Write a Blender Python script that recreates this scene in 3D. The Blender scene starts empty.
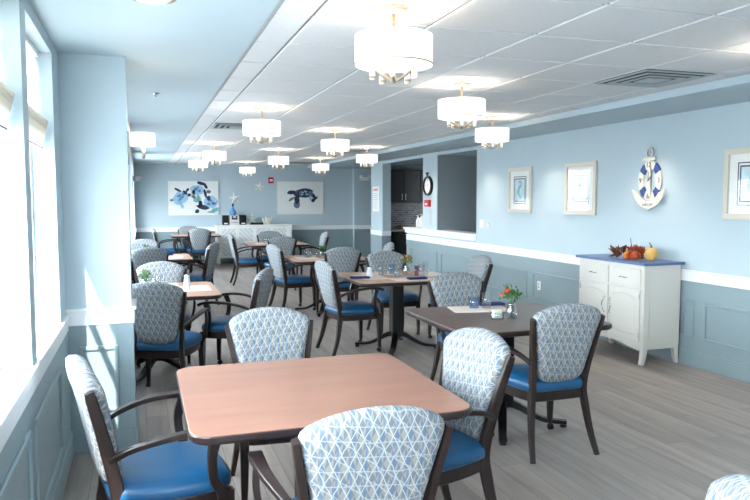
import bpy, bmesh, math, random
from mathutils import Vector, Matrix
random.seed(7)
sc = bpy.context.scene
COL = sc.collection
PI = math.pi

# ------------------------------------------------------------------ camera
F_PX = 704.9
YAW, PITCH, ROLL = 0.31961, 0.07088, -0.00142
cam_d = bpy.data.cameras.new('camera'); cam = bpy.data.objects.new('camera', cam_d); COL.objects.link(cam)
cam_d.sensor_width = 36.0; cam_d.lens = 36.0 * F_PX / 750.0; cam_d.clip_start = 0.05; cam_d.clip_end = 200
fw = Vector((math.sin(YAW)*math.cos(PITCH), math.cos(YAW)*math.cos(PITCH), -math.sin(PITCH)))
rt0 = Vector((math.cos(YAW), -math.sin(YAW), 0)); up0 = rt0.cross(fw)
rt = math.cos(ROLL)*rt0 + math.sin(ROLL)*up0; up = -math.sin(ROLL)*rt0 + math.cos(ROLL)*up0
cam.matrix_world = Matrix(((rt.x, up.x, -fw.x, 0), (rt.y, up.y, -fw.y, 0), (rt.z, up.z, -fw.z, 1.56), (0, 0, 0, 1)))
sc.camera = cam

# ------------------------------------------------------------------ world, sun, exposure
WORLD_STRENGTH = 16.0
SUN_STRENGTH = 16.0
w = bpy.data.worlds.new('world'); sc.world = w; w.use_nodes = True
bg = w.node_tree.nodes['Background']; bg.inputs[0].default_value = (0.88, 0.95, 1.0, 1); bg.inputs[1].default_value = WORLD_STRENGTH
# sky above the horizon, dimmer ground below it
wnt = w.node_tree; wtc = wnt.nodes.new('ShaderNodeTexCoord'); wsp = wnt.nodes.new('ShaderNodeSeparateXYZ'); wmr = wnt.nodes.new('ShaderNodeMapRange')
wnt.links.new(wtc.outputs['Generated'], wsp.inputs[0]); wnt.links.new(wsp.outputs[2], wmr.inputs['Value'])
wmr.inputs['From Min'].default_value = -.06; wmr.inputs['From Max'].default_value = .06; wmr.inputs['To Min'].default_value = WORLD_STRENGTH*.42; wmr.inputs['To Max'].default_value = WORLD_STRENGTH
wnt.links.new(wmr.outputs[0], bg.inputs[1])
sun_d = bpy.data.lights.new('sun', 'SUN'); sun_d.energy = SUN_STRENGTH; sun_d.angle = 0.01; sun_d.color = (1, 0.95, 0.88)
sun = bpy.data.objects.new('sun', sun_d); COL.objects.link(sun)
sun.rotation_euler = Vector((0.36, 1.0, -1.0)).to_track_quat('-Z', 'Y').to_euler()
sun.location = (-3, -6, 7)
sc.view_settings.view_transform = 'Standard'; sc.view_settings.look = 'None'
sc.view_settings.exposure = 0.6; sc.view_settings.gamma = 1.0
sc.view_settings.use_curve_mapping = False
LAMP_W = 3.2      # each ceiling drum lamp
SPOT_W = 28.0     # each recessed downlight

# ------------------------------------------------------------------ materials
def lin(c):
    return tuple((x/12.92 if x <= .04045 else ((x+.055)/1.055)**2.4) for x in c)
def mat(name, rgb, rough=.5, metal=0., spec=.5, emit=None, es=0., noise=0., nscale=30, alpha=None, bump=0.):
    m = bpy.data.materials.new(name); m.use_nodes = True
    nt = m.node_tree; p = nt.nodes['Principled BSDF']
    c = lin(rgb)+(1,)
    p.inputs['Base Color'].default_value = c; p.inputs['Roughness'].default_value = rough
    p.inputs['Metallic'].default_value = metal; p.inputs['Specular IOR Level'].default_value = spec
    if emit: p.inputs['Emission Color'].default_value = lin(emit)+(1,); p.inputs['Emission Strength'].default_value = es
    if noise or bump:
        tc = nt.nodes.new('ShaderNodeTexCoord'); n = nt.nodes.new('ShaderNodeTexNoise'); n.inputs['Scale'].default_value = nscale
        n.inputs['Detail'].default_value = 4
        nt.links.new(tc.outputs['Object'], n.inputs['Vector'])
        if noise:
            r = nt.nodes.new('ShaderNodeValToRGB')
            r.color_ramp.elements[0].position = .3; r.color_ramp.elements[1].position = .7
            r.color_ramp.elements[0].color = tuple(x*(1-noise) for x in c[:3])+(1,)
            r.color_ramp.elements[1].color = tuple(min(1, x*(1+noise)) for x in c[:3])+(1,)
            nt.links.new(n.outputs['Fac'], r.inputs[0]); nt.links.new(r.outputs[0], p.inputs['Base Color'])
        if bump:
            b = nt.nodes.new('ShaderNodeBump'); b.inputs['Strength'].default_value = bump; b.inputs['Distance'].default_value = .004
            nt.links.new(n.outputs['Fac'], b.inputs['Height']); nt.links.new(b.outputs[0], p.inputs['Normal'])
    return m
def M_(nt, op, a, b=None, c=None):
    n = nt.nodes.new('ShaderNodeMath'); n.operation = op
    for i, v in enumerate((a, b, c)):
        if v is None: continue
        if isinstance(v, (int, float)): n.inputs[i].default_value = v
        else: nt.links.new(v, n.inputs[i])
    return n.outputs[0]

wall_m = mat('wall_paint', (.715, .78, .812), .55, spec=.3, noise=.015, nscale=2)
soffit_m = mat('soffit_paint', (.70, .77, .805), .6, spec=.3, noise=.015, nscale=2)
wains_m = mat('wainscot_paint', (.55, .625, .65), .42, noise=.02, nscale=3)
trim_m = mat('white_trim', (.95, .955, .96), .4)
grey_m = mat('grey_wall_paint', (.58, .62, .64), .6)
tile_m = mat('ceiling_tile', (.84, .855, .865), .8, spec=.2, noise=.03, nscale=60, bump=.15)
grid_m = mat('ceiling_grid', (.55, .57, .58), .6)
white_m = mat('white_paint', (.93, .93, .92), .4)
cab_m = mat('cabinet_cream', (.83, .82, .79), .45)
bluetop_m = mat('blue_top', (.33, .43, .60), .35)
black_m = mat('black_iron', (.055, .06, .07), .35, metal=.3)
dark_m = mat('dark_cabinet', (.035, .04, .05), .35)
plastic_m = mat('black_plastic', (.06, .065, .08), .5)
steel_m = mat('brushed_steel', (.75, .74, .72), .3, metal=1)
chrome_m = mat('chrome', (.8, .8, .8), .15, metal=1)
vinyl_m = mat('blue_vinyl', (.10, .33, .50), .36, noise=.04, nscale=14, bump=.05)
napkin_m = mat('navy_cloth', (.09, .18, .40), .8)
matp_m = mat('placemat_paper', (.93, .87, .83), .7)
red_m = mat('red_plastic', (.75, .12, .18), .4)
cream_m = mat('cream_frame', (.82, .79, .73), .4)
blackline_m = mat('dark_print', (.25, .30, .36), .6)
printblue_m = mat('print_blue', (.55, .72, .80), .6, noise=.2, nscale=25)
paper_m = mat('white_paper', (.94, .94, .93), .7)
canvas_m = mat('canvas', (.90, .91, .90), .8, noise=.01, nscale=5)
leaf_m = mat('green_leaf', (.22, .40, .20), .5, noise=.2, nscale=40)
olive_m = mat('olive_leaf', (.42, .44, .22), .6, noise=.3, nscale=60)
orange_m = mat('orange_petal', (.95, .38, .15), .6, noise=.1, nscale=60)
maple_m = mat('rust_leaf', (.62, .24, .10), .6, noise=.3, nscale=40)
brownleaf_m = mat('brown_leaf', (.42, .24, .15), .6, noise=.3, nscale=40)
gourd_m = mat('orange_gourd', (.90, .52, .14), .45, noise=.15, nscale=15)
tan_m = mat('tan_gourd', (.86, .68, .36), .45, noise=.1, nscale=15)
stem_m = mat('dry_stem', (.40, .30, .20), .7)
star_m = mat('starfish_shell', (.93, .92, .88), .7, noise=.06, nscale=40)
bluebottle_m = mat('blue_bottle_glass', (.35, .58, .80), .15)
ringblue_m = mat('royal_blue_paint', (.13, .25, .52), .5)
weather_m = mat('whitewashed_wood', (.86, .85, .81), .6, noise=.08, nscale=30)
shadow_m = mat('recess_shade', (.16, .17, .18), .7)  # dark colour stands in for shade in vents and under the sideboard
ventgrey_m = mat('vent_metal', (.62, .66, .68), .4)
blind_m = mat('blind_linen', (.95, .94, .92), .8)
def add_trans(m, w):
    nt = m.node_tree; p = nt.nodes['Principled BSDF']; o = nt.nodes['Material Output']; t = nt.nodes.new('ShaderNodeBsdfTranslucent'); t.inputs[0].default_value = p.inputs['Base Color'].default_value
    mx = nt.nodes.new('ShaderNodeMixShader'); mx.inputs[0].default_value = w
    nt.links.new(p.outputs[0], mx.inputs[1]); nt.links.new(t.outputs[0], mx.inputs[2]); nt.links.new(mx.outputs[0], o.inputs[0])
add_trans(blind_m, .5)
blindedge_m = mat('blind_piping', (.38, .42, .48), .8)
tilewall_m = None

def wood(name, a, b, rough=.35, sc_=(6, 6, 60), axis=None):
    m = bpy.data.materials.new(name); m.use_nodes = True; nt = m.node_tree; p = nt.nodes['Principled BSDF']
    tc = nt.nodes.new('ShaderNodeTexCoord'); mp = nt.nodes.new('ShaderNodeMapping'); mp.inputs['Scale'].default_value = sc_
    n = nt.nodes.new('ShaderNodeTexNoise'); n.inputs['Scale'].default_value = 1; n.inputs['Detail'].default_value = 6
    r = nt.nodes.new('ShaderNodeValToRGB'); r.color_ramp.elements[0].position = .3; r.color_ramp.elements[1].position = .7
    r.color_ramp.elements[0].color = lin(a)+(1,); r.color_ramp.elements[1].color = lin(b)+(1,)
    nt.links.new(tc.outputs['Object'], mp.inputs[0]); nt.links.new(mp.outputs[0], n.inputs[0]); nt.links.new(n.outputs['Fac'], r.inputs[0])
    nt.links.new(r.outputs[0], p.inputs['Base Color']); p.inputs['Roughness'].default_value = rough
    return m
chairwood_m = wood('espresso_wood', (.12, .085, .08), (.19, .135, .125), .36, (30, 30, 5))
tabletop_m = wood('table_laminate', (.575, .41, .345), (.605, .435, .37), .25, (2, 12, 10))
tableshaded_m = wood('table_laminate_shaded', (.36, .27, .23), (.42, .32, .28), .30, (3, 30, 10))  # same laminate, its darker reflections put into the colour
tablelit_m = wood('table_laminate_lit', (.68, .50, .40), (.75, .58, .47), .30, (3, 24, 10))  # same laminate, its lighter look on other tables put into the colour
edge_m = mat('table_edge', (.17, .13, .13), .3)

def fabric():
    m = bpy.data.materials.new('triangle_lattice_fabric'); m.use_nodes = True; nt = m.node_tree; p = nt.nodes['Principled BSDF']
    tc = nt.nodes.new('ShaderNodeTexCoord'); sx = nt.nodes.new('ShaderNodeSeparateXYZ'); nt.links.new(tc.outputs['Object'], sx.inputs[0])
    x, z = sx.outputs[0], sx.outputs[2]
    nz = nt.nodes.new('ShaderNodeTexNoise'); nz.inputs['Scale'].default_value = 22; nt.links.new(tc.outputs['Object'], nz.inputs['Vector'])
    wob = M_(nt, 'MULTIPLY', M_(nt, 'SUBTRACT', nz.outputs['Fac'], .5), .35)
    def line(ax, az, per, wd, off=0., wb=1.):
        v = M_(nt, 'ADD', M_(nt, 'MULTIPLY', x, ax/per), M_(nt, 'MULTIPLY', z, az/per))
        v = M_(nt, 'ADD', v, M_(nt, 'MULTIPLY', wob, wb)); v = M_(nt, 'ADD', v, off+50)
        fr = M_(nt, 'FRACT', v); d = M_(nt, 'ABSOLUTE', M_(nt, 'SUBTRACT', fr, .5))
        return M_(nt, 'LESS_THAN', d, wd/2), fr
    P = .040
    d1, f1 = line(.90, .44, P, .09); d2, f2 = line(.90, -.44, P, .09); d3, f3 = line(.10, .99, P*1.2, .09)
    bl, f4 = line(1, 0, P*1.12, .16, .25, .5)
    d4, f5 = line(.75, .95, P*1.5, .07, .3)
    light = M_(nt, 'MAXIMUM', M_(nt, 'MAXIMUM', d1, d2), M_(nt, 'MAXIMUM', M_(nt, 'MULTIPLY', d3, .6), M_(nt, 'MULTIPLY', d4, .7)))
    # facets: alternate triangles slightly darker
    fac = M_(nt, 'GREATER_THAN', M_(nt, 'ADD', f1, f2), 1.0)
    def mix(f, a, b):
        n = nt.nodes.new('ShaderNodeMix'); n.data_type = 'RGBA'
        if isinstance(f, (int, float)): n.inputs[0].default_value = f
        else: nt.links.new(f, n.inputs[0])
        for s, v in ((6, a), (7, b)):
            if isinstance(v, tuple): n.inputs[s].default_value = lin(v)+(1,)
            else: nt.links.new(v, n.inputs[s])
        return n.outputs[2]
    c = mix(fac, (.56, .555, .54), (.43, .465, .50))
    c = mix(M_(nt, 'MULTIPLY', bl, .6), c, (.30, .44, .60))
    c = mix(M_(nt, 'MULTIPLY', light, .62), c, (.76, .79, .79))
    nt.links.new(c, p.inputs['Base Color']); p.inputs['Roughness'].default_value = .8; p.inputs['Specular IOR Level'].default_value = .25
    return m
fabric_m = fabric()

def floor_mat():
    m = bpy.data.materials.new('grey_plank_floor'); m.use_nodes = True; nt = m.node_tree; p = nt.nodes['Principled BSDF']
    tc = nt.nodes.new('ShaderNodeTexCoord'); mp = nt.nodes.new('ShaderNodeMapping'); mp.inputs['Rotation'].default_value = (0, 0, PI/2)
    nt.links.new(tc.outputs['Object'], mp.inputs[0])
    br = nt.nodes.new('ShaderNodeTexBrick'); br.offset = .37; br.inputs['Scale'].default_value = 1
    br.inputs['Brick Width'].default_value = 1.2; br.inputs['Row Height'].default_value = .15; br.inputs['Mortar Size'].default_value = .0018
    br.inputs['Color1'].default_value = lin((.65, .605, .575))+(1,); br.inputs['Color2'].default_value = lin((.565, .53, .51))+(1,)
    br.inputs['Mortar'].default_value = lin((.42, .40, .39))+(1,)
    nt.links.new(mp.outputs[0], br.inputs[0])
    mp2 = nt.nodes.new('ShaderNodeMapping'); mp2.inputs['Scale'].default_value = (15, 1.3, 1); nt.links.new(tc.outputs['Object'], mp2.inputs[0])
    n = nt.nodes.new('ShaderNodeTexNoise'); n.inputs['Scale'].default_value = 1; n.inputs['Detail'].default_value = 7; nt.links.new(mp2.outputs[0], n.inputs[0])
    r = nt.nodes.new('ShaderNodeValToRGB'); r.color_ramp.elements[0].position = .25; r.color_ramp.elements[1].position = .75
    r.color_ramp.elements[0].color = (.72, .72, .72, 1); r.color_ramp.elements[1].color = (1.2, 1.2, 1.2, 1); nt.links.new(n.outputs['Fac'], r.inputs[0])
    mx = nt.nodes.new('ShaderNodeMix'); mx.data_type = 'RGBA'; mx.blend_type = 'MULTIPLY'; mx.inputs[0].default_value = 1
    nt.links.new(br.outputs['Color'], mx.inputs[6]); nt.links.new(r.outputs[0], mx.inputs[7])
    nt.links.new(mx.outputs[2], p.inputs['Base Color']); p.inputs['Roughness'].default_value = .42; p.inputs['Specular IOR Level'].default_value = .4
    return m
floor_m = floor_mat()
def glass(name, tint, trans=.9, rough=.03):
    m = bpy.data.materials.new(name); m.use_nodes = True; nt = m.node_tree; nt.nodes.clear()
    o = nt.nodes.new('ShaderNodeOutputMaterial'); t = nt.nodes.new('ShaderNodeBsdfTransparent'); g = nt.nodes.new('ShaderNodeBsdfGlossy')
    t.inputs[0].default_value = tint+(1,); g.inputs['Roughness'].default_value = rough
    lw = nt.nodes.new('ShaderNodeLayerWeight'); lw.inputs[0].default_value = .5
    mx = nt.nodes.new('ShaderNodeMixShader')
    f = M_(nt, 'MULTIPLY_ADD', M_(nt, 'POWER', lw.outputs['Facing'], 4.), .6, 1-trans)
    nt.links.new(f, mx.inputs[0]); nt.links.new(t.outputs[0], mx.inputs[1]); nt.links.new(g.outputs[0], mx.inputs[2]); nt.links.new(mx.outputs[0], o.inputs[0])
    return m
pane_m = glass('window_glass', (.97, .99, 1.), .96)
picglass_m = glass('picture_glass', (1, 1, 1), .96)
tumbler_m = glass('clear_glass', (.93, .96, .98), .90, .08)
blueglass_m = glass('blue_glass', (.72, .84, .96), .90, .08)
def shade_mat(name, es):
    m = bpy.data.materials.new(name); m.use_nodes = True; nt = m.node_tree; p = nt.nodes['Principled BSDF']
    p.inputs['Base Color'].default_value = (.9, .88, .84, 1); p.inputs['Roughness'].default_value = .9
    p.inputs['Emission Color'].default_value = (1, .93, .84, 1); p.inputs['Emission Strength'].default_value = es
    return m
shade_m = shade_mat('lit_linen_shade', .62)
diff_m = shade_mat('lit_diffuser', 1.2)
shadeoff_m = mat('unlit_shade', (.75, .76, .78), .8)
bulb_m = mat('bulb', (1, .95, .85), .5, emit=(1, .93, .8), es=1.5)
candle_m = mat('candle_sleeve', (.97, .95, .9), .5, emit=(1, .92, .8), es=.05)
nickel_m = mat('satin_nickel', (.66, .60, .52), .4, metal=.4)

# ------------------------------------------------------------------ mesh helpers
def finish(name, bm, m, parent=None, smooth=False, bevel=0., seg=2, loc=(0, 0, 0), rz=0., sub=0):
    me = bpy.data.meshes.new(name); bmesh.ops.recalc_face_normals(bm, faces=bm.faces)
    bm.to_mesh(me); bm.free()
    if isinstance(m, (list, tuple)):
        for q in m: me.materials.append(q)
    else: me.materials.append(m)
    o = bpy.data.objects.new(name, me); COL.objects.link(o); o.location = loc; o.rotation_euler = (0, 0, rz)
    if parent is not None: o.parent = parent
    if bevel:
        b = o.modifiers.new('bevel', 'BEVEL'); b.width = bevel; b.segments = seg; b.limit_method = 'ANGLE'; b.angle_limit = .7
    if sub:
        s = o.modifiers.new('sub', 'SUBSURF'); s.levels = sub; s.render_levels = sub
    if smooth:
        for f in me.polygons: f.use_smooth = True
    return o
def BM(): return bmesh.new()
def box(bm, x0, x1, y0, y1, z0, z1, mi=0):
    v = [bm.verts.new(p) for p in ((x0,y0,z0),(x1,y0,z0),(x1,y1,z0),(x0,y1,z0),(x0,y0,z1),(x1,y0,z1),(x1,y1,z1),(x0,y1,z1))]
    for f in ((0,3,2,1),(4,5,6,7),(0,1,5,4),(1,2,6,5),(2,3,7,6),(3,0,4,7)):
        q = bm.faces.new([v[i] for i in f]); q.material_index = mi
def lathe(bm, prof, n=24, c=(0, 0, 0), cap=True):
    rings = []
    for r, z in prof:
        rings.append([bm.verts.new((c[0]+r*math.cos(2*PI*i/n), c[1]+r*math.sin(2*PI*i/n), c[2]+z)) for i in range(n)])
    for a, b in zip(rings, rings[1:]):
        for i in range(n): bm.faces.new((a[i], a[(i+1) % n], b[(i+1) % n], b[i]))
    if cap:
        if prof[0][0] > 1e-5: bm.faces.new(rings[0][::-1])
        if prof[-1][0] > 1e-5: bm.faces.new(rings[-1])
def sweep(bm, pts, secs, n=8, sq=False, ref=(1, 0, 0)):
    """tube along pts; secs=(a,b) half sizes along ref-side and normal; sq = rectangular section"""
    pts = [Vector(p) for p in pts]; rings = []
    for i, p in enumerate(pts):
        t = (pts[min(i+1, len(pts)-1)] - pts[max(i-1, 0)]).normalized()
        s = Vector(ref); s = (s - t*s.dot(t)).normalized(); u = t.cross(s)
        a, b = secs[i] if isinstance(secs, list) else secs
        if sq: off = [(-1, -.75), (-.8, -1), (.8, -1), (1, -.75), (1, .75), (.8, 1), (-.8, 1), (-1, .75)]
        else: off = [(math.cos(2*PI*k/n), math.sin(2*PI*k/n)) for k in range(n)]
        rings.append([bm.verts.new(p + s*a*x + u*b*y) for x, y in off])
    k = len(rings[0])
    for a, b in zip(rings, rings[1:]):
        for i in range(k): bm.faces.new((a[i], a[(i+1) % k], b[(i+1) % k], b[i]))
    bm.faces.new(rings[0][::-1]); bm.faces.new(rings[-1])
def curve(pts, n=6):
    """Catmull-Rom through pts"""
    P = [Vector(p) for p in pts]; P = [2*P[0]-P[1]] + P + [2*P[-1]-P[-2]]; out = []
    for i in range(1, len(P)-2):
        for k in range(n):
            t = k/n; a, b, c, d = P[i-1], P[i], P[i+1], P[i+2]
            out.append(.5*((2*b)+(c-a)*t+(2*a-5*b+4*c-d)*t*t+(3*b-a-3*c+d)*t**3))
    out.append(P[-2]); return out
def lerps(vals, n):
    out = []
    for i in range(n):
        t = i/(n-1)*(len(vals)-1); k = min(int(t), len(vals)-2); f = t-k
        out.append(tuple(a*(1-f)+b*f for a, b in zip(vals[k], vals[k+1])))
    return out
def slab(bm, outline, levels, tf=None):
    """outline: list of (x,y) ccw; levels: list of (scale-offset inward distance, height). Builds stacked rings by scaling about centroid"""
    cx = sum(p[0] for p in outline)/len(outline); cy = sum(p[1] for p in outline)/len(outline)
    R_ = max(math.hypot(p[0]-cx, p[1]-cy) for p in outline); rings = []
    for d, h in levels:
        s = 1-d/R_
        ring = []
        for x, y in outline:
            q = (cx+(x-cx)*s, cy+(y-cy)*s, h)
            ring.append(bm.verts.new(tf(q) if tf else q))
        rings.append(ring)
    n = len(outline)
    for a, b in zip(rings, rings[1:]):
        for i in range(n): bm.faces.new((a[i], a[(i+1) % n], b[(i+1) % n], b[i]))
    bm.faces.new(rings[0][::-1]); bm.faces.new(rings[-1])
def rrect(hx, hy, r, n=6, c=(0, 0)):
    out = []
    for (sx, sy, a0) in ((1, 1, 0), (-1, 1, PI/2), (-1, -1, PI), (1, -1, 1.5*PI)):
        for k in range(n+1):
            a = a0+k/n*PI/2; out.append((c[0]+sx*(hx-r)+r*math.cos(a), c[1]+sy*(hy-r)+r*math.sin(a)))
    return out
def prism(bm, pts, tf):
    """flat polygon pts extruded: tf(x,y,layer 0/1)->xyz"""
    a = [bm.verts.new(tf(x, y, 0)) for x, y in pts]; b = [bm.verts.new(tf(x, y, 1)) for x, y in pts]
    n = len(pts); bm.faces.new(a[::-1]); bm.faces.new(b)
    for i in range(n): bm.faces.new((a[i], a[(i+1) % n], b[(i+1) % n], b[i]))

TRIM_N = [0]
def structure(name, bm, m, **k):
    o = finish(name, bm, m, **k); o['kind'] = 'structure'; return o
def trim(bm, m, **k):
    TRIM_N[0] += 1; return structure('trim_%d' % TRIM_N[0], bm, m, **k)
def tag(o, label, cat, group=None, kind=None):
    o['label'] = label; o['category'] = cat
    if group: o['group'] = group
    if kind: o['kind'] = kind
    return o
def thing(name, label, cat, loc=(0, 0, 0), rz=0., group=None):
    o = bpy.data.objects.new(name, None); COL.objects.link(o); o.location = loc; o.rotation_euler = (0, 0, rz); o.empty_display_size = .1
    return tag(o, label, cat, group)
def copy_tree(o, parent=None):
    c = o.copy(); COL.objects.link(c)
    if parent is not None: c.parent = parent
    for ch in [x for x in bpy.data.objects if x.parent == o]:
        copy_tree(ch, c)
    return c
def dup(proto, loc, rz, label, group=None):
    c = copy_tree(proto); c.location = loc; c.rotation_euler = (0, 0, rz); c['label'] = label
    if group: c['group'] = group
    return c

# ================================================================== ROOM SHELL
ZC, ZS = 2.441, 2.39
XR, XP, XF = 4.88, -.45, -.145
Y0, YB = -2.6, 17.9
bm = BM(); box(bm, -.9, 9.0, Y0-.2, YB+.2, -.1, 0); structure('floor', bm, floor_m)

# suspended tile ceiling: tiles with narrow recessed joints
bm = BM(); g = .009
xs = [.614]+[.807+.61*i for i in range(6)]+[4.08]
ys = [Y0]+[2.777+.61*i for i in range(-8, 25)]+[YB-.0]
for i in range(len(xs)-1):
    for j in range(len(ys)-1):
        if ys[j+1]-ys[j] < .05: continue
        box(bm, xs[i]+g, xs[i+1]-g, ys[j]+g, ys[j+1]-g, ZC, ZC+.02)
structure('ceiling', bm, tile_m, bevel=.004, seg=1)
bm = BM(); box(bm, .56, 4.14, Y0, YB, ZC+.009, ZC+.06); trim(bm, grid_m)
# edge angles of the tiled field
bm = BM(); box(bm, .594, .622, Y0, YB, ZC-.004, ZC+.012); trim(bm, ventgrey_m)
# painted lower soffits
bm = BM(); box(bm, -.8, .60, Y0, YB, ZS+.045, ZS+.2); structure('ceiling_soffit_left', bm, soffit_m)
bm = BM(); box(bm, 4.08, 9.0, Y0, YB, ZS-.008, ZS+.2); structure('ceiling_soffit_right', bm, soffit_m)
bm = BM(); box(bm, XR+.004, 9.0, 9.795, 15.02, 2.325, ZS-.009); structure('ceiling_nook', bm, soffit_m)
bm = BM(); box(bm, .6, 4.08, YB-.12, YB, ZS+.01, ZC+.1); trim(bm, soffit_m)

# ---- walls
def opening_wall(name, X0, X1, ya, yb, z0, z1, ops, m, zs, zh):
    """wall slab between X0..X1, openings along Y with sill zs and head zh"""
    bm = BM(); y = ya
    for a, b in ops:
        if a > y: box(bm, X0, X1, y, a, z0, z1)
        box(bm, X0, X1, a, b, z0, zs); box(bm, X0, X1, a, b, zh, z1); y = b
    if yb > y: box(bm, X0, X1, y, yb, z0, z1)
    return structure(name, bm, m)
near_ops = [(round(3.37-1.09*k, 3), round(3.37-1.09*k+.94, 3)) for k in range(4, -1, -1)]
far_ops = [(5.4, 6.3), (6.5, 7.5), (7.65, 8.6)]  # unseen openings, widened and low-headed to balance light on the left soffit
mid2_ops = [(9.3, 10.2), (10.3, 11.1), (11.2, 12.0)]  # unseen openings too, heads lowered to dim the soffit
back_ops = [(12.4, 13.2), (14.0, 15.9)]  # unseen openings, enlarged to brighten the far end
opening_wall('wall_left', XP-.17, XP, Y0, 4.632, 0, 2.6, near_ops, wall_m, .83, 2.37)
opening_wall('wall_left_middle', XP-.17, XP, 5.0, 8.75, 0, 2.6, far_ops, wall_m, .83, 1.85)
opening_wall('wall_left_recess', XP-.17, XP, 9.1, 12.2, 0, 2.6, mid2_ops, wall_m, .83, 1.95)
opening_wall('wall_left_rear', XF-.17, XF, 12.2, 16.0, 0, 2.6, back_ops, wall_m, .9, 2.3)
opening_wall('wall_left_end', XF-.17, XF, 16.0, YB, 0, 2.6, [(16.1, 17.5)], wall_m, .9, 1.6)  # added unseen opening that brightens the back of the room
bm = BM(); box(bm, -.62, -.072, 4.632, 5.0, 0, 2.6); structure('wall_left_pilaster', bm, wall_m)
bm = BM(); box(bm, -.62, XF, 8.75, 9.1, 0, 2.6); box(bm, -.62, XF-.17, 12.2, 12.35, 0, 2.6); structure('wall_left_return', bm, wall_m)
bm = BM(); box(bm, -.9, 5.31, YB, YB+.15, 0, 2.6); structure('wall_back', bm, wall_m)
bm = BM(); box(bm, 5.31, 9.0, YB-.12, YB+.15, 0, 2.6); structure('wall_back_right', bm, wall_m)
bm = BM(); box(bm, XR, XR+.18, Y0, 9.79, 0, 2.6); structure('wall_right', bm, wall_m)
bm = BM(); box(bm, XR, XR+.22, 9.79, 11.32, 0, 1.0); box(bm, XR, XR+.22, 11.96, 12.77, 0, 1.0); structure('wall_right_half', bm, wall_m)
bm = BM(); box(bm, XR, XR+.22, 11.32, 11.96, 0, 2.6); structure('wall_right_column', bm, wall_m)
bm = BM(); box(bm, XR, 5.07, 14.23, 15.02, 0, 2.6); structure('wall_right_pier', bm, wall_m)
bm = BM(); box(bm, 5.07, 9.0, 15.0, 15.12, 0, 2.6); structure('wall_kitchen_back', bm, grey_m)
bm = BM(); box(bm, XR+.22, 7.2, 11.32, 11.45, 0, 2.6); box(bm, XR+.012, 7.2, 11.305, 11.32, 1.03, 2.33); structure('wall_nook_back', bm, grey_m)
bm = BM(); box(bm, 7.2, 7.32, 9.6, 11.32, 0, 2.6); box(bm, 5.06, 7.32, 9.61, 9.75, 0, 2.6); structure('wall_nook_side', bm, grey_m)
bm = BM(); box(bm, 9.0, 9.12, 9.0, YB, 0, 2.6); structure('wall_far_right', bm, grey_m)
# wall behind the camera, with an added, unseen window that lights the near chairs
bm = BM(); box(bm, -.6, .6, Y0-.15, Y0, 0, 2.6); box(bm, .6, 1.8, Y0-.15, Y0, 0, .83); box(bm, .6, 1.8, Y0-.15, Y0, 2.2, 2.6); box(bm, 1.8, 5.0, Y0-.15, Y0, 0, 2.6)
structure('wall_front', bm, wall_m)
bm = BM(); box(bm, .6, 1.8, Y0-.1, Y0-.09, .83, 2.2); structure('window_40', bm, pane_m)

# ---- windows
wn = 0
def window(X, a, b, zs, zh):
    global wn; wn += 1
    r = bpy.data.objects.new('window_%d' % wn, None); COL.objects.link(r); r['kind'] = 'structure'; r.location = (X, (a+b)/2, zs)
    h = (b-a)/2; H = zh-zs; t = .035
    bm = BM(); box(bm, -.02, .02, -h, -h+t, 0, H); box(bm, -.02, .02, h-t, h, 0, H); box(bm, -.02, .02, -h+t, h-t, 0, t); box(bm, -.02, .02, -h+t, h-t, H-t, H)
    box(bm, -.015, .015, -h+t, h-t, H*.48, H*.48+.03)
    finish('window_frame', bm, white_m, r)
    bm = BM(); box(bm, -.003, .003, -h+t, h-t, t, H-t); finish('glass_pane', bm, pane_m, r)
for a, b in near_ops: window(XP-.14, a, b, .83, 2.37)
for a, b in far_ops: window(XP-.14, a, b, .83, 1.85)
for a, b in mid2_ops: window(XP-.14, a, b, .83, 1.95)
for a, b in back_ops: window(XF-.14, a, b, .9, 2.3)
window(XF-.14, 16.1, 17.5, .9, 1.6)  # added window, put in for light on the far end
# sills
bm = BM(); box(bm, XP-.115, XP+.02, Y0, 4.632, .825, .865); trim(bm, trim_m, bevel=.006)
bm = BM(); box(bm, XP, XP+.012, Y0, 4.632, .77, .825); trim(bm, trim_m)

# ---- wainscot, rails, baseboards.  Run along Y (facing dirx) or along X (facing -Y)
def run_y(X, s, a, b, panels, zrail=.90, zb=.80, name='', rail=True, zlo=.26, zhi=.62, base='baseboard'):
    t = lambda v: X+s*v
    def bx(bm, d0, d1, ya, yb, z0, z1):
        x0, x1 = sorted((t(d0), t(d1))); box(bm, x0, x1, ya, yb, z0, z1)
    bm = BM(); bx(bm, -.0, .008, a, b, 0, zb); trim(bm, wains_m)
    if rail:
        bm = BM(); bx(bm, 0, .016, a, b, zb-.005, zrail-.02); bx(bm, 0, .028, a, b, zrail-.02, zrail); trim(bm, trim_m, bevel=.004)
    bm = BM(); bx(bm, .008, .022, a, b, 0, .13); bx(bm, .008, .016, a, b, .13, .15); structure('baseboard_'+name, bm, wains_m, bevel=.003)
    if panels:
        bm = BM(); w_ = .028
        for (p, q) in panels:
            bx(bm, .006, .022, p, q, zhi-w_, zhi); bx(bm, .006, .022, p, q, zlo, zlo+w_)
            bx(bm, .006, .022, p, p+w_, zlo+w_, zhi-w_); bx(bm, .006, .022, q-w_, q, zlo+w_, zhi-w_)
        trim(bm, wains_m, bevel=.006)
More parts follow.
